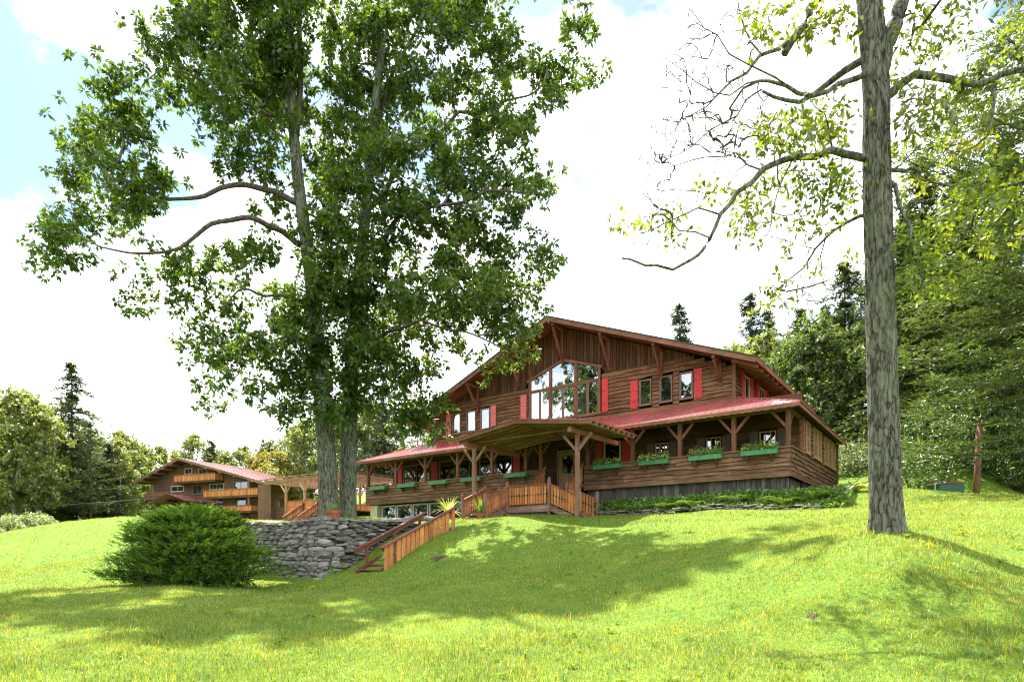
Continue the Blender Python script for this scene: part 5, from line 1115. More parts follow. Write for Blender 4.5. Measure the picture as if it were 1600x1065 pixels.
# ---- big sparse tree on the right
Y3 = 13.5
limbsC = [([(1368, 250, Y3), (1300, 232, Y3 - .3), (1240, 246, Y3 - .6), (1190, 266, Y3 - .8), (1152, 300, Y3 - 1), (1124, 335, Y3 - 1.1), (1110, 372, Y3 - 1.1), (1092, 398, Y3 - 1.1), (1052, 421, Y3 - 1.2), (1010, 416, Y3 - 1.2), (972, 402, Y3 - 1.3)], 0.085, 0.018),
          ([(1366, 84, Y3), (1318, 112, Y3 + .3), (1282, 138, Y3 + .6), (1250, 160, Y3 + .8), (1190, 140, Y3 + 1)], 0.09, 0.03), ([(1366, 104, Y3), (1310, 130, Y3 - .3), (1270, 152, Y3 - .5), (1230, 134, Y3 - .8), (1185, 126, Y3 - 1), (1140, 170, Y3 - 1)], 0.07, 0.02),
          ([(1300, -60, Y3 + .5), (1280, -5, Y3 + .5), (1256, 40, Y3 + .4), (1226, 82, Y3 + .3)], 0.10, 0.085), ([(1235, 60, Y3 + .35), (1190, 85, Y3), (1140, 130, Y3 - .3), (1100, 165, Y3 - .5)], 0.05, 0.015),
          ([(1370, 332, Y3), (1325, 345, Y3 + .4), (1290, 372, Y3 + .7), (1255, 420, Y3 + .9), (1205, 462, Y3 + 1)], 0.045, 0.012),
          ([(1370, 160, Y3), (1402, 136, Y3), (1430, 117, Y3 - .2), (1475, 122, Y3 - .4), (1530, 132, Y3 - .6), (1600, 108, Y3 - .8), (1680, 90, Y3 - 1)], 0.10, 0.05), ([(1548, 134, Y3 - .6), (1552, 170, Y3 - .7), (1544, 212, Y3 - .8)], 0.035, 0.025),
          ([(1372, 272, Y3), (1398, 266, Y3), (1425, 262, Y3 + .2), (1455, 282, Y3 + .4), (1500, 290, Y3 + .6), (1560, 285, Y3 + .8)], 0.05, 0.02), ([(1374, 270, Y3), (1398, 290, Y3), (1410, 330, Y3 - .4), (1422, 385, Y3 - .5), (1442, 440, Y3 - .6)], 0.055, 0.03), ([(1420, 318, Y3 - .4), (1470, 310, Y3 - .6), (1540, 330, Y3 - .8)], 0.03, 0.015),
          ([(1370, 130, Y3), (1388, 70, Y3), (1410, 0, Y3), (1440, -80, Y3), (1455, -140, Y3)], 0.20, 0.10),
          ([(1190, 140, Y3 + 1), (1150, 182, Y3 + .8), (1110, 205, Y3 + .7), (1070, 236, Y3 + .6), (1030, 242, Y3 + .5)], 0.022, 0.008), ([(1190, 266, Y3 - .8), (1150, 240, Y3 - .9), (1100, 246, Y3 - 1), (1045, 262, Y3 - 1.2)], 0.02, 0.008),
          ([(1185, 126, Y3 - 1), (1140, 150, Y3 - 1.1), (1085, 128, Y3 - 1.2), (1050, 100, Y3 - 1.3)], 0.018, 0.007), ([(1140, 130, Y3 - .3), (1105, 165, Y3 - .2), (1062, 192, Y3), (1015, 186, Y3 + .2)], 0.018, 0.007),
          ([(1124, 335, Y3 - 1.1), (1090, 326, Y3 - 1.2), (1050, 344, Y3 - 1.3), (995, 366, Y3 - 1.4)], 0.02, 0.008), ([(1110, 372, Y3 - 1.1), (1062, 362, Y3 - .9), (1020, 318, Y3 - .8), (1000, 282, Y3 - .8)], 0.018, 0.007),
          ([(1230, 134, Y3 - .8), (1172, 100, Y3 - .9), (1120, 58, Y3 - 1), (1082, 18, Y3 - 1)], 0.022, 0.008), ([(1190, 85, Y3), (1162, 40, Y3 + .2), (1150, -10, Y3 + .3)], 0.02, 0.01), ([(1240, 246, Y3 - .6), (1215, 300, Y3 - .8), (1205, 350, Y3 - .9), (1180, 400, Y3 - 1)], 0.02, 0.007),
          ([(1290, 372, Y3 + .7), (1285, 420, Y3 + .8), (1260, 470, Y3 + .9), (1275, 505, Y3 + 1)], 0.016, 0.006), ([(1300, 232, Y3 - .3), (1290, 180, Y3 - .5), (1255, 140, Y3 - .6)], 0.022, 0.008)]
ellC = [(1275, 30, 60, 30, .6), (1180, 40, 40, 30, .5), (1300, 190, 46, 40, .7), (1245, 200, 50, 36, .8), (1200, 215, 38, 34, .7), (1280, 270, 50, 30, .6), (1215, 290, 36, 26, .8), (1180, 325, 30, 30, .6), (1120, 300, 34, 26, .5), (1060, 340, 36, 22, .5), (985, 340, 26, 16, .5), (1040, 375, 40, 16, .4), (1165, 350, 26, 26, .6), (1280, 330, 44, 40, .6),
        (1330, 290, 30, 40, .6), (1225, 455, 34, 26, .5), (1205, 490, 20, 14, .5), (1255, 390, 30, 30, .3), (1335, 400, 20, 12, .5), (1430, 60, 40, 44, .5), (1480, 40, 46, 36, .4), (1410, 150, 20, 40, .6), (1450, 180, 44, 36, .8), (1500, 150, 50, 30, .8), (1560, 120, 46, 34, .8), (1590, 60, 30, 50, .6), (1500, 220, 44, 28, .7), (1545, 290, 60, 46, .5), (1590, 340, 46, 44, .5), (1500, 350, 44, 40, .5), (1540, 385, 34, 24, .5),
        (1440, 290, 30, 22, .6), (1430, 350, 22, 22, .7), (1450, 400, 34, 26, .8), (1430, 440, 30, 26, .8), (1470, 440, 24, 18, .7), (1380, 230, 24, 30, .5), (1385, 300, 18, 24, .5), (1345, 20, 24, 60, .4), (1440, -60, 90, 40, .6), (1560, -50, 80, 50, .6), (1250, -40, 80, 36, .6)]
bareC = [(1060, 120, 40, 40), (1040, 200, 36, 30), (1010, 240, 30, 24), (1090, 60, 40, 40), (1150, 215, 60, 44), (1015, 320, 30, 30), (1080, 180, 44, 36), (1060, 240, 50, 26), (1100, 210, 50, 40), (1140, 250, 40, 30), (1040, 290, 40, 24, .6), (1130, 120, 46, 40), (1180, 180, 40, 40), (1000, 370, 30, 24), (1160, 40, 50, 40, .6), (1280, 440, 34, 40, .5)]
big_tree('lone tall shaggy-barked tree with sparse leaves standing on the right of the lawn', [(1385, 832, Y3), (1383, 760, Y3), (1379, 600, Y3), (1374, 420, Y3), (1370, 260, Y3), (1368, 120, Y3), (1358, 0, Y3), (1352, -80, Y3), (1350, -150, Y3)], 0.315, 0.235, limbsC, ellC, Y3, 41, 24.0, 3.5, 13, 0.19, 0.085, M['bark'], M['leaf_y'], k=0.0055, bare=bareC, zspread=0.8, step=0.08, rad=0.24, depth=0.9, trunk_r=0.12, flare=0.62)

# ------------------------------------------------------------------ juniper
def spray_np(rg, P, D, ln, wd, nside=5):
    """feathery flat sprays: a spine blade with paired side blades"""
    parts = []; n = len(P); up = np.tile([0, 0, 1.0], (n, 1)); D = D / np.linalg.norm(D, axis=1, keepdims=True); S = np.cross(D, up); S /= np.linalg.norm(S, axis=1, keepdims=True) + 1e-6
    for k in range(nside):
        f = k / nside
        for sg in (-1, 1):
            b = P + D * (ln * f)[:, None]; d = D * 0.75 + S * sg * 0.8 + rg.normal(0, 0.28, (n, 3)) + np.array([0, 0, 0.12]); l = ln * (0.52 - 0.3 * f)
            parts.append(leaves_np(b, d, up + rg.normal(0, 0.5, (n, 3)), l, np.full(n, wd), 0.1))
    parts.append(leaves_np(P, D, up + rg.normal(0, 0.3, (n, 3)), ln * 1.05, np.full(n, wd * 1.1), 0.1)); return merge(parts)
jb = px(298, 912, 21.6); jz = gz(jb.x, jb.y); jun = thing('juniper_bush', 'broad layered dark green juniper bush against the stone wall', 'bush', (jb.x, jb.y, jz))
rg = np.random.default_rng(77); tiers = []; stems = MB()
for i in range(460):
    an = rg.uniform(0, 6.283); h = rg.uniform(0, 1) ** 0.75; hz = 0.10 + 2.55 * h
    rmax = (0.82 + 0.18 * min(1, h / 0.22)) * 2.85 * math.sqrt(max(0.02, 1 - (h * 0.97) ** 1.8)) * (1 + 0.11 * math.sin(3 * an + 1.2 + 3 * h) + 0.06 * math.sin(7 * an + 5 * h)); rr = rmax * rg.uniform(0.72, 1.0) * (0.93 + 0.10 * math.sin(7 * h + 2 * an))
    c = np.array([jb.x + math.cos(an) * rr, jb.y + 0.2 + math.sin(an) * rr * 0.72, jz + hz + 0.12 * math.sin(an * 5)]); o = np.array([math.cos(an), math.sin(an) * 0.8, 0.75]); m = 20
    q = rg.uniform(-1, 1, (m, 3)) * np.array([0.42, 0.42, 0.09]); p = c + q; d = o + rg.normal(0, 0.4, (m, 3)) + q * np.array([0.9, 0.9, 0.3]); d[:, 2] = np.abs(d[:, 2]) * 0.8
    tiers.append((p, d)); stems.tube([(jb.x, jb.y + 0.2, jz), (jb.x + (c[0] - jb.x) * 0.5, jb.y + (c[1] - jb.y) * 0.5, jz + hz * 0.62), tuple(c)], [0.05, 0.03, 0.012], 5)
P = np.concatenate([a for a, b in tiers]); D = np.concatenate([b for a, b in tiers]); V, F = spray_np(rg, P, D, rg.uniform(0.18, 0.34, len(P)), 0.038, 4)
np_obj('foliage', V, F, M['juniper'], jun); stems.build('stems', M['bark_dark'], jun, kind='stuff')
n = 5000; q = unit(rg, n) * np.array([2.0, 1.4, 1.7]) * rg.uniform(0.3, 1.0, (n, 1)); q[:, 2] = np.abs(q[:, 2]) + 0.05; V, F = leaves_np(q + np.array([jb.x, jb.y + 0.2, jz]), rg.normal(size=(n, 3)), rg.normal(size=(n, 3)), np.full(n, 0.4), np.full(n, 0.09)); np_obj('inner_foliage', V, F, M['juniper'], jun)

# ------------------------------------------------------------------ bed below the porch: ground cover, ferns, hostas
n = 12000; a_ = RG.uniform(-2.2, 9.2, n); b_ = RG.uniform(-1.75, 0.1, n); keep = (a_ > 0.1) | (b_ < 0.2); a_, b_ = a_[keep], b_[keep]; n = len(a_)
X = CORNER.x + a_ * UX + b_ * VX; Yv = CORNER.y + a_ * UY + b_ * VY; z = ground(X, Yv) + 0.10 + 0.52 * sstep((b_ + 1.75) / 1.3) * RG.uniform(0.5, 1.1, n)
V, F = leaves_np(np.stack([X, Yv, z], 1), RG.normal(size=(n, 3)) + np.array([-.2, -.35, 0.1]), RG.normal(size=(n, 3)) * 0.4 + np.array([0, -.2, 1]), RG.uniform(0.12, 0.24, n), RG.uniform(0.08, 0.15, n))
gc = np_obj('ground_cover', V, F, M['cover']); set_props(gc, 'leafy dark green ground cover filling the bed below the porch', 'ground cover', None, 'stuff')
def fern_parts(rg, c, n, ln):
    parts = []
    for i in range(n):
        an = rg.uniform(0, 6.283); l = ln * rg.uniform(0.7, 1.1); h = np.array([math.cos(an), math.sin(an), 0]); sd = np.array([-math.sin(an), math.cos(an), 0]); m = 12; f = np.linspace(0.1, 1, m)[:, None]
        sp = np.array(c) + h * l * f * 0.75 + np.array([0, 0, 1]) * l * (0.95 * f - 0.75 * f * f); w = 0.16 * np.sin(np.pi * np.clip(f, 0.05, 0.97))[:, 0] + 0.02
        for sg in (-1, 1): parts.append(leaves_np(sp, np.tile(sd * sg + h * 0.45, (m, 1)), np.tile([0, 0, 1.0], (m, 1)), w * ln, np.full(m, 0.05), 0.05))
    return merge(parts)
fern_lab = ['fern at the foot of the right-hand newel post', 'second fern along the porch bed from the entrance', 'fern among the ground cover under the third flower box', 'tall fern in the middle of the porch bed', 'fern before the grey skirting near the corner', 'big bright fern at the porch corner', 'bright fern just around the porch corner', 'bright fern along the right side wall']
for k, (a_, b_, s_) in enumerate(((7.6, -1.5, 0.9), (6.1, -1.6, 1.0), (4.9, -1.45, 0.9), (3.6, -1.6, 1.0), (1.9, -1.2, 1.25), (0.0, -1.5, 1.2), (-1.0, -0.8, 1.3), (-1.2, 0.7, 1.3))):
    v = hw(a_, b_); zz = gz(v.x, v.y) + 0.12; fr_ = thing('fern', 'green ' + fern_lab[k], 'fern', (v.x, v.y, zz), group='ferns in the porch bed'); V, F = fern_parts(np.random.default_rng(60 + k), (v.x, v.y, zz), 26, s_); np_obj('fronds', V, F, M['fern'], fr_)
for k, (x, y, Y, lab) in enumerate(((1330, 790, 27.0, 'pale yellow hosta clump beside the porch corner'), (1352, 772, 29.0, 'pale yellow hosta clump behind the first one'))):
    v = px(x, y, Y); zz = gz(v.x, v.y); ho = thing('hosta', lab, 'plant', (v.x, v.y, zz), group='hostas by the porch corner'); strap_plant(ho, (v.x, v.y, zz), 120, 1.0, 0.11, 0.9, M['hosta'], np.random.default_rng(80 + k))

# ------------------------------------------------------------------ shrubs
def shrub(label, c, rx, ry, h, n, mat, ln, wd, seed, name='shrub', cat='shrub', group=None):
    rg = np.random.default_rng(seed); root = thing(name, label, cat, c, group=group); m = n // 40; q = unit(rg, m); q[:, 2] = np.abs(q[:, 2]); ctr = q * np.array([rx, ry, h]) * rg.uniform(0.72, 1.0, (m, 1)) + np.array(c); ctr[:, 2] += 0.1
    V, F = clump_leaves(rg, ctr, 40, min(rx, h) * 0.24, ln, wd, 0.3, 0.8); np_obj('foliage', V, F, mat, root)
    mb = MB()
    for i in range(12): e = ctr[rg.integers(0, m)]; mb.tube([c, (c[0] * .5 + e[0] * .5, c[1] * .5 + e[1] * .5, c[2] * .4 + e[2] * .6), tuple(e)], [0.05, 0.035, 0.015], 5)
    mb.build('stems', M['bark_dark'], root, kind='stuff'); return root
for k, (x, Y, rx, h, lab) in enumerate(((1425, 31, 2.0, 3.0, 'dense glossy rhododendron just right of the big trunk'), (1478, 32, 2.4, 3.6, 'dense glossy rhododendron behind the green utility box'), (1540, 31.5, 2.3, 4.0, 'dense glossy rhododendron behind the wooden pole'), (1600, 30.5, 2.4, 4.4, 'tall glossy rhododendron at the right edge'), (1660, 29, 2.2, 4.2, 'glossy rhododendron past the right edge'), (1450, 35, 2.4, 4.0, 'rear rhododendron between the first two'))):
    X = (x - 800) / FPX * Y; shrub(lab, (X, Y, gz(X, Y) - 0.1), rx, 1.8, h, 5200, M['shrub'], 0.17, 0.07, 200 + k, 'rhododendron', 'shrub', 'rhododendron hedge at the lawn edge')
for k, (x, Y, rx, h, lab) in enumerate(((1335, 38, 1.8, 1.7, 'pale flowering shrub beyond the house end'), (1322, 41, 1.8, 1.8, 'pale shrub farther behind the house end'), (1368, 39.5, 1.8, 1.8, 'pale shrub peeking past the big trunk'))):
    X = (x - 800) / FPX * Y; shrub(lab, (X, Y, gz(X, Y) - 0.1), rx, 1.6, h, 3600, M['pale_shrub'], 0.2, 0.1, 230 + k, group='pale shrubs behind the house')
for k, (x, Y) in enumerate(((10, 49), (35, 51), (62, 53), (-30, 47))):
    X = (x - 800) / FPX * Y; shrub(['low pale shrub at the far left lawn edge', 'low pale shrub second along the left lawn edge', 'low pale shrub third along the left lawn edge', 'low pale shrub just outside the left edge'][k], (X, Y, gz(X, Y) - 0.1), 1.4, 1.0, 1.1, 1600, M['pale_shrub'], 0.2, 0.1, 250 + k, group='low shrubs along the left lawn edge')

# ------------------------------------------------------------------ wood around the site: prototypes copied tree by tree
def decid_proto(name, h, cr, seed, n_cl, n_leaf, mat, bark, ln=0.42, wd=0.22, base=0.22):
    rg = np.random.default_rng(seed); root = thing(name, None, None, (0, 0, 0)); g = Grow(seed); tp = [Vector((0, 0, -0.4)), Vector((rg.normal(0, .15), rg.normal(0, .15), h * .3)), Vector((rg.normal(0, .3), rg.normal(0, .3), h * .62)), Vector((rg.normal(0, .3), rg.normal(0, .3), h * .95))]
    r0 = h * 0.014; MB().tube(resample(tp, 0.7), [r0 * (1 - 0.85 * i / (len(resample(tp, 0.7)) - 1)) for i in range(len(resample(tp, 0.7)))], 8).build('trunk', bark, root, smooth=True); g.skel(tp, r0, r0 * .15, 0.6)
    u = rg.uniform(0, 1, n_cl); zz = h * (base + (1 - base) * u); rr = cr * np.sin(np.pi * np.clip(0.14 + 0.84 * u, 0, 1)) ** 0.75 * np.sqrt(rg.uniform(0.12, 1, n_cl)) * rg.uniform(0.8, 1.15, n_cl); an = rg.uniform(0, 6.283, n_cl)
    ctr = np.stack([np.cos(an) * rr, np.sin(an) * rr, zz], 1); g.attach(ctr, h * base * 0.7, step=0.9); g.finish(root, bark, 0.016, 0.012); V, F = clump_leaves(rg, ctr, n_leaf, cr * 0.21, ln, wd, 0.25, 0.75); np_obj('crown', V, F, mat, root); return root
def conifer_proto(name, h, cr, seed, mat, bark, whorls=30, nb=6, droop=0.25, base=0.1, ln=0.55, wd=0.10, gap=0.0, ragged=0.25):
    rg = np.random.default_rng(seed); root = thing(name, None, None, (0, 0, 0)); r0 = h * 0.013; MB().tube([(0, 0, -0.4), (0, 0, h * .5), (0, 0, h)], [r0, r0 * .6, r0 * .08], 8).build('trunk', bark, root, smooth=True); mb = MB(); Ps, Ds = [], []
    for w in range(whorls):
        f = (w + rg.uniform(-.3, .3)) / whorls; f = min(max(f, 0), 0.985); z = h * (base + (1 - base) * f); L_ = cr * (1 - f) ** 0.8 * (1 + rg.normal(0, ragged)) + 0.25
        for k in range(nb):
            if rg.random() < gap: continue
            an = rg.uniform(0, 6.283); l = L_ * rg.uniform(0.6, 1.1); hd = np.array([math.cos(an), math.sin(an), 0]); m = max(4, int(l / 0.28)); t_ = np.linspace(0.15, 1, m)[:, None]; sp = np.array([0, 0, z]) + hd * l * t_ + np.array([0, 0, 1]) * (l * (0.18 * t_ - droop * t_ * t_ * 1.6))
            mb.tube([(0, 0, z), tuple(sp[m // 2]), tuple(sp[-1])], [0.05 * l / cr + 0.012, 0.03 * l / cr + 0.008, 0.008], 4, cap=False); rep = 3
            pp = np.repeat(sp, rep, 0) + rg.normal(0, 0.09, (m * rep, 3)); dd = hd + rg.normal(0, 0.55, (m * rep, 3)) + np.array([0, 0, -0.1]); Ps.append(pp); Ds.append(dd)
    mb.build('branches', bark, root, kind='stuff'); P = np.concatenate(Ps); D = np.concatenate(Ds); V, F = spray_np(rg, P, D, rg.uniform(ln * .6, ln * 1.1, len(P)), wd, 2); np_obj('crown', V, F, mat, root); return root
protos = {'birch': decid_proto('birch_tree', 13, 3.0, 301, 90, 70, M['leaf_far'], M['bark_pale']), 'maple': decid_proto('maple_tree', 14, 4.2, 302, 120, 75, M['leaf_far2'], M['bark_dark']),
          'ash': decid_proto('ash_tree', 15, 3.4, 303, 100, 75, M['leaf_far'], M['bark_dark'], base=0.3), 'gold': decid_proto('golden_tree', 11, 3.6, 304, 100, 70, M['leaf_gold'], M['bark_dark']),
          'spruce': conifer_proto('spruce_tree', 17, 3.3, 305, M['needle_blue'], M['bark_dark'], 34, 6, 0.22), 'hemlock': conifer_proto('hemlock_tree', 18, 4.2, 306, M['needle'], M['bark_dark'], 34, 7, 0.3, ragged=0.35), 'pine': conifer_proto('white_pine', 20, 4.4, 307, M['needle_light'], M['bark_dark'], 22, 6, -0.02, 0.15, 0.6, 0.09, 0.15, 0.4)}
used = set()
def plant(kind, x, Y, s_, rot, label, group, X=None, dz=0.0, zs=1.0):
    p = protos[kind]; o = p if kind not in used else copy_tree(p); used.add(kind); X = (x - 800) / FPX * Y if X is None else X
    o.location = (X, Y, gz(X, Y) + dz); o.rotation_euler = (0, 0, rot); o.scale = (s_, s_, s_ * zs); set_props(o, label, 'tree', group); return o
rt = random.Random(17)
g1 = 'trees behind the left lawn'; g2 = 'trees behind the far chalet'; g3 = 'wooded slope behind the house'; g4 = 'dark conifers on the right'
LT = [('birch', 20, 58, 1.05, 'full yellow-green birch at the far left edge of the lawn'), ('birch', 62, 60, 1.0, 'yellow-green birch second from the left edge'), ('maple', -45, 60, 1.0, 'green maple just past the left edge'), ('ash', 40, 70, 1.15, 'tall ash behind the two left birches'), ('hemlock', 112, 66, 1.06, 'tall dark conifer rising highest above the left tree line'),
      ('pine', 142, 63, 0.62, 'lighter pine beside the tall dark conifer'), ('spruce', 168, 68, 0.62, 'small spruce left of the far chalet'), ('ash', 196, 74, 0.86, 'slim ash left of the chalet'), ('birch', 222, 78, 0.9, 'pale birch just behind the chalet eave'), ('ash', 246, 84, 0.82, 'ash above the left slope of the chalet roof'), ('maple', 150, 86, 0.8, 'rounded maple in the gap left of the chalet'), ('maple', 205, 90, 0.8, 'far maple left of the chalet ridge'), ('hemlock', 90, 78, 0.8, 'second conifer behind the tallest one'), ('ash', 0, 76, 1.0, 'ash deep behind the left birches'), ('maple', 80, 84, 0.95, 'maple deep behind the tall conifer'), ('maple', 135, 74, 0.95, 'broad maple right of the tall conifer'), ('birch', 182, 70, 0.85, 'bright birch between the small spruce and the chalet'), ('pine', 96, 70, 0.85, 'ragged pine just left of the tall conifer'), ('maple', 55, 66, 0.8, 'dark low maple between the left birches')]
for k, x, Y, s_, lab in LT: plant(k, x, Y, s_, rt.uniform(0, 6.28), lab, g1)
LT2 = [('ash', 305, 92, 0.98, 'ash directly above the chalet ridge'), ('spruce', 330, 88, 0.78, 'grey spruce rising behind the chalet'), ('birch', 352, 92, 0.86, 'birch right of the grey spruce'), ('ash', 380, 86, 0.78, 'ash above the right slope of the chalet roof'), ('gold', 405, 80, 0.86, 'golden tree above the chalet eave'), ('gold', 438, 76, 0.8, 'golden tree behind the pergola'), ('birch', 470, 78, 0.98, 'birch behind the pergola near the twin trunks'), ('maple', 500, 82, 0.9, 'maple seen behind the twin trunks'), ('birch', 275, 98, 0.95, 'far birch left of the chalet ridge'), ('maple', 420, 92, 0.85, 'far maple behind the golden trees'), ('maple', 340, 104, 0.85, 'farthest maple over the chalet'),
      ('maple', 540, 72, 0.85, 'maple behind the porch left end'), ('birch', 575, 74, 0.95, 'birch between the trunks and the house'), ('spruce', 600, 70, 0.85, 'spruce left of the house'), ('pine', 628, 72, 0.78, 'pine just left of the house wall'), ('birch', 655, 68, 0.85, 'birch hard against the left house corner'), ('maple', 460, 98, 0.95, 'deep maple behind the pergola'), ('maple', 590, 88, 0.95, 'deep maple left of the house'), ('ash', 520, 94, 0.9, 'deep ash behind the twin trunks')]
for k, x, Y, s_, lab in LT2: plant(k, x, Y, s_, rt.uniform(0, 6.28), lab, g2)
RT = [('spruce', 1062, 66, 1.06, 'lone small spruce top peeking over the roof'), ('ash', 1020, 74, 0.6, 'low tree top left of the lone spruce'), ('spruce', 1172, 60, 0.92, 'pointed spruce above the right roof slope'), ('hemlock', 1200, 66, 0.8, 'hemlock beside the pointed spruce'), ('birch', 1150, 56, 0.82, 'pale birch just over the right eave'), ('birch', 1195, 52, 0.85, 'pale birch right of the eave'), ('hemlock', 1250, 60, 0.9, 'hemlock on the slope right of the house'), ('maple', 1235, 48, 0.78, 'leafy maple right of the roof corner'), ('maple', 1275, 46, 0.86, 'leafy maple behind the side windows'), ('ash', 1290, 54, 0.95, 'ash rising behind the side wall'), ('hemlock', 1320, 50, 1.05, 'tall olive hemlock left of the big trunk'), ('pine', 1345, 56, 1.0, 'tall pine half hidden by the big trunk'), ('maple', 1330, 60, 0.95, 'maple deep on the slope'), ('hemlock', 1390, 52, 1.0, 'hemlock right behind the big trunk'), ('maple', 1120, 72, 0.7, 'low maple above the roof middle'), ('hemlock', 1290, 72, 0.95, 'far hemlock on the slope crest'), ('maple', 1215, 74, 0.8, 'far maple on the slope crest')]
for k, x, Y, s_, lab in RT: plant(k, x, Y, s_ * (1.12 if 1100 < x < 1215 else 0.98), rt.uniform(0, 6.28), lab, g3)
RT2 = [('hemlock', 1440, 38, 0.95, 'dark hemlock with bare trunk right of the big trunk'), ('hemlock', 1500, 40, 1.0, 'dark hemlock behind the rhododendrons'), ('hemlock', 1570, 38, 1.05, 'dark hemlock at the right edge'), ('spruce', 1410, 44, 1.0, 'dark spruce seen past the big trunk'), ('hemlock', 1540, 48, 1.0, 'deeper dark hemlock on the right'), ('hemlock', 1640, 42, 1.0, 'dark hemlock past the right edge'), ('spruce', 1470, 52, 1.0, 'deeper dark spruce on the right'), ('maple', 1620, 54, 0.9, 'deep maple at the right edge'), ('hemlock', 1700, 36, 0.95, 'second dark hemlock past the right edge')]
RT2 += [('hemlock', 1420, 47, 1.1, 'tall hemlock rising behind the big trunk'), ('spruce', 1475, 45, 1.1, 'tall spruce above the rhododendron hedge'), ('hemlock', 1515, 34, 0.8, 'nearer dark hemlock behind the pole'), ('hemlock', 1450, 42, 0.9, 'hemlock filling the gap right of the big trunk'), ('hemlock', 1560, 44, 1.0, 'hemlock among the dark conifers at the right')]
for k, x, Y, s_, lab in RT2: plant(k, x, Y, s_ * 1.12, rt.uniform(0, 6.28), lab, g4)
g5 = 'tree line out of frame to the left'
for i in range(24):
    X = -38 - rt.uniform(0, 14) - max(0, i - 17) * 1.2; Y = -46 + i * 3.8 + rt.uniform(-1.5, 1.5)
    plant(rt.choice(['maple', 'ash', 'hemlock', 'maple', 'birch']), 0, Y, rt.uniform(0.95, 1.35), rt.uniform(0, 6.28), 'leafy tree left of the lawn outside the picture', g5, X=X)
# near white pine with long level boughs on the right
wp = px(1640, 700, 25); wz = gz(wp.x, wp.y); wroot = thing('white_pine', 'near white pine with long feathery boughs reaching in from the right', 'tree', (wp.x, wp.y, wz))
MB().tube([(wp.x, wp.y, wz - .3), (wp.x, wp.y, 10), (wp.x, wp.y, 24)], [0.42, 0.3, 0.05], 12).build('trunk', M['bark_dark'], wroot, smooth=True)
rg = np.random.default_rng(909); Ps, Ds = [], []; mb = MB(); tips = [(1410, 690), (1420, 640), (1470, 672), (1400, 560), (1440, 590), (1500, 620), (1420, 510), (1480, 540), (1540, 590), (1430, 460), (1500, 480), (1560, 520), (1450, 400), (1530, 430), (1580, 450), (1480, 340), (1560, 370), (1520, 290), (1590, 310), (1430, 250), (1500, 235), (1560, 250), (1470, 200), (1540, 190), (1500, 160), (1590, 200), (1560, 140), (1540, 80), (1590, 100), (1600, 40), (1570, 20)]
tips = [(x + rg.normal(0, 14), y + rg.normal(0, 14), 25 + rg.uniform(-3.4, 2.5)) for x, y in tips * 2] + [(1640 + rg.uniform(60, 220), rg.uniform(0, 650), 25 + rg.uniform(-4, 4)) for _ in range(30)] + [(1640 + rg.uniform(-60, 120), rg.uniform(-150, 640), 25 + rg.choice([-1, 1]) * rg.uniform(3, 6)) for _ in range(24)]
for x, y, Yt in tips:
    tp = np.array(px(x, y, Yt)[:]); st = np.array([wp.x, wp.y, tp[2] + rg.uniform(0.2, 1.6)]); l = np.linalg.norm(tp - st); m = max(6, int(l / 0.2)); t_ = np.linspace(0, 1, m)[:, None]; c = (st + tp) / 2 + np.array([0, 0, -0.10 * l]); sp = (1 - t_) ** 2 * st + 2 * t_ * (1 - t_) * c + t_ ** 2 * tp
    mb.tube([tuple(q) for q in sp[::3]] + [tuple(sp[-1])], [0.055 * (1 - 0.8 * i / len(sp[::3])) for i in range(len(sp[::3]) + 1)], 5, cap=False)
    hd = (tp - st) / l; sd = np.cross(hd, [0, 0, 1]); sd /= np.linalg.norm(sd)
    for q, tt in zip(sp, t_[:, 0]):
        if tt < 0.22: continue
        for sg in (-1, 1):
            w = (1.25 - tt * 0.6) * rg.uniform(0.4, 1.0); kk = 3
            for j in range(kk): Ps.append(q + sd * sg * w * (j + .5) / kk + hd * w * 0.5 * (j + .5) / kk + rg.normal(0, 0.07, 3)); Ds.append(sd * sg * 0.7 + hd * 0.9 + rg.normal(0, 0.35, 3) + np.array([0, 0, 0.15]))
mb.build('branches', M['bark_dark'], wroot, kind='stuff'); P = np.array(Ps); D = np.array(Ds); V, F = spray_np(rg, P, D, rg.uniform(0.28, 0.5, len(P)), 0.05, 2); np_obj('crown', V, F, M['needle_light'], wroot)

# ------------------------------------------------------------------ grass
t = NT('grass_blade'); r = t.rand(0, 1, True); vv = t.coords((1, 1, 1), shift=False)
c = t.ramp(r, [(0.0, (0.045, 0.115, 0.012)), (0.5, (0.115, 0.225, 0.025)), (0.92, (0.20, 0.305, 0.05)), (1.0, (0.46, 0.43, 0.21))])
c = t.mul(c, t.ramp(t.noise(vv, 0.8, 6, 0.65), [(0.28, (0.55, 0.74, 0.6)), (0.5, (1.0, 1.0, 1.0)), (0.72, (1.38, 1.2, 1.15))]))
c = t.mul(c, t.ramp(t.noise(vv, 4.5, 5, 0.6), [(0.3, (0.66, 0.76, 0.68)), (0.52, (1.0, 1.0, 1.0)), (0.7, (1.3, 1.2, 1.2))]))
d_ = t.n('ShaderNodeBsdfDiffuse', {'Color': c}).outputs[0]; tr = t.n('ShaderNodeBsdfTranslucent', {'Color': t.mul(c, t.n('ShaderNodeCombineColor', {0: 2.85, 1: 1.6, 2: 0.75}).outputs[0])}).outputs[0]
gl = t.n('ShaderNodeBsdfGlossy', {'Roughness': 0.45}).outputs[0]; m1 = t.n('ShaderNodeMixShader', {0: 0.45, 1: d_, 2: tr}).outputs[0]
M['grass'] = t.surf(t.n('ShaderNodeMixShader', {0: 0.035, 1: m1, 2: gl}).outputs[0])
rg = np.random.default_rng(404)
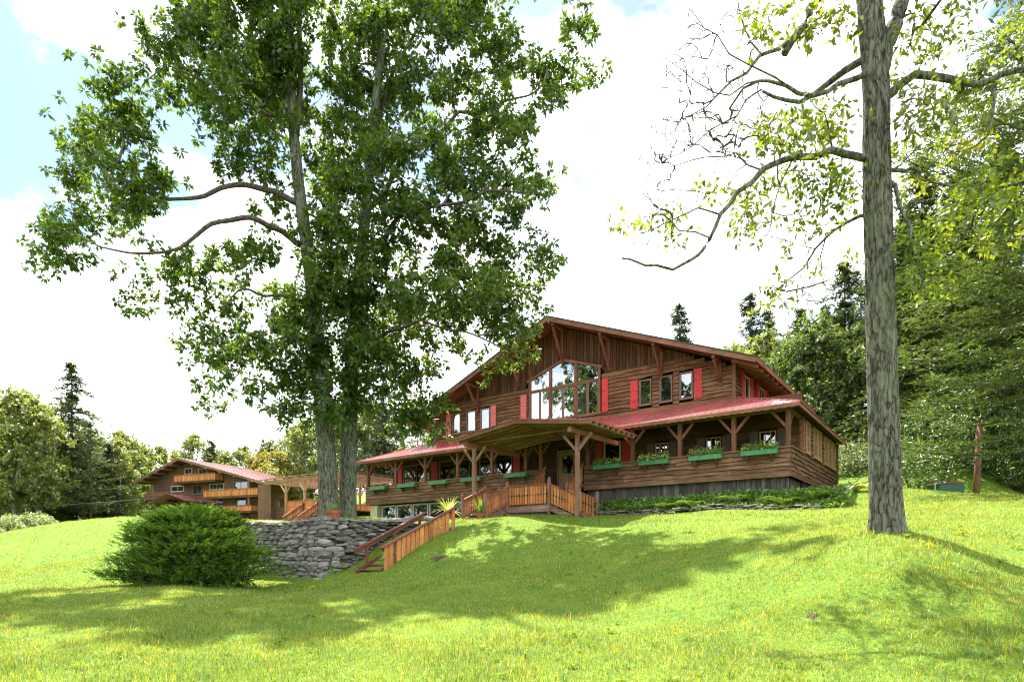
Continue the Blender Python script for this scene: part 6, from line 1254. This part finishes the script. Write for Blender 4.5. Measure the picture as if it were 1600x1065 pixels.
def lawn_ok(X, Y):
    a, b = to_h(X, Y); bad = ((a > -1.9) & (a < 9.3) & (b > -1.95)) | ((a > -0.2) & (a < 27.5) & (b > -0.3)) | ((a > 9.3) & (a < 14) & (b > -5.0)) | ((a > 11.1) & (a < 12.85) & (b > -12.3) & (b < -8.3)) | ((a > 13.2) & (a < 21.5) & (b > -13.0) & (b < -12.2)) | ((a > 13.3) & (a < 14.1) & (b > -13) & (b < -7.4)) | ((a > 27) & (a < 35.5) & (b > -0.9))
    return ~bad
def scatter(y0, y1, dens, margin=3.0):
    w1 = 0.95 * y1 + margin; n = int(2 * w1 * (y1 - y0) * dens); X = rg.uniform(-w1, w1, n); Y = rg.uniform(y0, y1, n); k = (np.abs(X) < 0.95 * Y + margin) & lawn_ok(X, Y); return X[k], Y[k]
def blades(X, Y, l0, l1, w, seg):
    n = len(X); z = ground(X, Y) - 0.01; an = rg.uniform(0, 2 * np.pi, n); ln = rg.uniform(l0, l1, n) * (0.55 + 0.55 * (np.sin(X * 1.7 + np.sin(Y * 1.3)) * np.cos(Y * 1.1) * 0.5 + 0.5) + 0.45 * (np.sin(X * 6.1 + 2 * np.sin(Y * 2.3)) * np.sin(Y * 7.3 + 1.5 * np.cos(X * 1.9)) * 0.5 + 0.5)); lean = rg.uniform(0.2, 0.9, n) * ln; ww = w * rg.uniform(0.6, 1.3, n)
    dx, dy = np.cos(an), np.sin(an); sx, sy = -dy * ww / 2, dx * ww / 2; ze = np.zeros(n); B = np.stack([X, Y, z], 1); S = np.stack([sx, sy, ze], 1); T = B + np.stack([dx * lean, dy * lean, np.sqrt(np.maximum(ln ** 2 - lean ** 2, 1e-4))], 1)
    if seg == 1:
        V = np.stack([B - S, B + S, T], 1).reshape(-1, 3); F = np.arange(3 * n).reshape(n, 3); return V, F
    Mi = B + np.stack([dx * lean * 0.3, dy * lean * 0.3, (T - B)[:, 2] * 0.58], 1); V = np.stack([B - S, B + S, Mi + S * 0.8, Mi - S * 0.8, T], 1).reshape(-1, 3); k = np.arange(n) * 5
    F = np.concatenate([np.stack([k, k + 1, k + 2], 1), np.stack([k, k + 2, k + 3], 1), np.stack([k + 3, k + 2, k + 4], 1)]); return V, F
parts = [blades(*scatter(4.5, 11, 1700), 0.045, 0.10, 0.007, 2), blades(*scatter(11, 19, 800), 0.05, 0.095, 0.012, 1), blades(*scatter(19, 32, 220), 0.06, 0.10, 0.02, 1), blades(*scatter(32, 56, 30), 0.08, 0.15, 0.035, 1)]
X, Y = scatter(5, 14, 110); k = (np.sin(X * 0.9 + 1.0) + np.sin(Y * 1.4 + X * 0.5)) > 0.1; parts.append(blades(X[k], Y[k], 0.10, 0.23, 0.009, 2))
V, F = merge(parts); gr = np_obj('grass', V, F, M['grass']); set_props(gr, 'short uneven green grass covering the sloping lawn', 'grass', None, 'stuff'); print('grass tris', len(F))
M['clover'] = paint('white_clover', (0.7, 0.7, 0.62), 0.8)
X, Y = scatter(9, 22, 0.9); k = (X > -2); X, Y = X[k], Y[k]; n = len(X); c = np.stack([X, Y, ground(X, Y) + rg.uniform(0.05, 0.10, n)], 1); ps_ = [leaves_np(c, np.tile([math.cos(q), math.sin(q), 0.5], (n, 1)), np.tile([0, 0, 1.0], (n, 1)), np.full(n, 0.022), np.full(n, 0.022)) for q in (0, 1.57, 3.14, 4.71)]
V, F = merge(ps_); cl = np_obj('clover_flowers', V, F, M['clover']); set_props(cl, 'tiny white clover flowers dotted over the lawn', 'clover', None, 'stuff')

M['dry_leaf'] = leafmat('fallen_leaf', (0.10, 0.05, 0.02), (0.24, 0.15, 0.05), 0.2, (1.2, 1.2, 1.0), gloss=0.01)
X, Y = scatter(6, 24, 1.1); n = len(X); c = np.stack([X, Y, ground(X, Y) + rg.uniform(0.05, 0.09, n)], 1); V, F = leaves_np(c, rg.normal(size=(n, 3)) * np.array([1, 1, 0.3]), rg.normal(size=(n, 3)) * 0.3 + np.array([0, 0, 1.0]), rg.uniform(0.03, 0.065, n), rg.uniform(0.02, 0.04, n), 0.3)
fl_ = np_obj('fallen_leaves', V, F, M['dry_leaf']); set_props(fl_, 'scattered dry fallen leaves lying in the grass', 'leaves', None, 'stuff')
M['weed'] = leafmat('broad_weed_leaf', (0.08, 0.15, 0.02), (0.17, 0.26, 0.04), 0.35, gloss=0.008)
X, Y = scatter(6, 22, 0.8); k = (np.sin(X * 0.8) + np.cos(Y * 0.7 + X * 0.3)) > 0.2; X, Y = X[k], Y[k]; n = len(X); c = np.stack([X, Y, ground(X, Y) + 0.03], 1); c = np.repeat(c, 9, 0); d = rg.normal(size=(len(c), 3)); d[:, 2] = rg.uniform(0.25, 0.9, len(c))
V, F = leaves_np(c, d, np.tile([0, 0, 1.0], (len(c), 1)), rg.uniform(0.07, 0.15, len(c)), rg.uniform(0.03, 0.06, len(c))); we = np_obj('lawn_weeds', V, F, M['weed']); set_props(we, 'broad-leaved weeds scattered through the lawn', 'weeds', None, 'stuff')
def on_ground(x, y):
    lo_ = 6.0
    while lo_ < 60:
        p = px(x, y, lo_)
        if gz(p.x, p.y) >= p.z: return p
        lo_ += 0.1
    return px(x, y, 20)
for lab, x, y, rx, ry in (('small bare brown earth patch on the lower right lawn', 1270, 966, 0.11, 0.09), ('bare earth scrape on the bank beside the garden stairs', 685, 872, 0.3, 0.3)):
    v = on_ground(x, y); m = 18; vs_ = [(v.x, v.y, gz(v.x, v.y) + 0.04)]
    for j in range(2):
        for i in range(m):
            an = 6.283 * i / m; q = (0.55, 1.0)[j] * (1 + 0.3 * math.sin(3 * an + x) + 0.2 * math.sin(7 * an)); xx, yy = v.x + math.cos(an) * rx * q, v.y + math.sin(an) * ry * q; vs_.append((xx, yy, gz(xx, yy) + (0.03, -0.01)[j]))
    fs_ = [(0, 1 + i, 1 + (i + 1) % m) for i in range(m)] + [(1 + i, 1 + m + i, 1 + m + (i + 1) % m, 1 + (i + 1) % m) for i in range(m)]
    o = MB().add(vs_, fs_).build('earth_patch', M['soil'], None, smooth=True); set_props(o, lab, 'soil', None, 'structure')
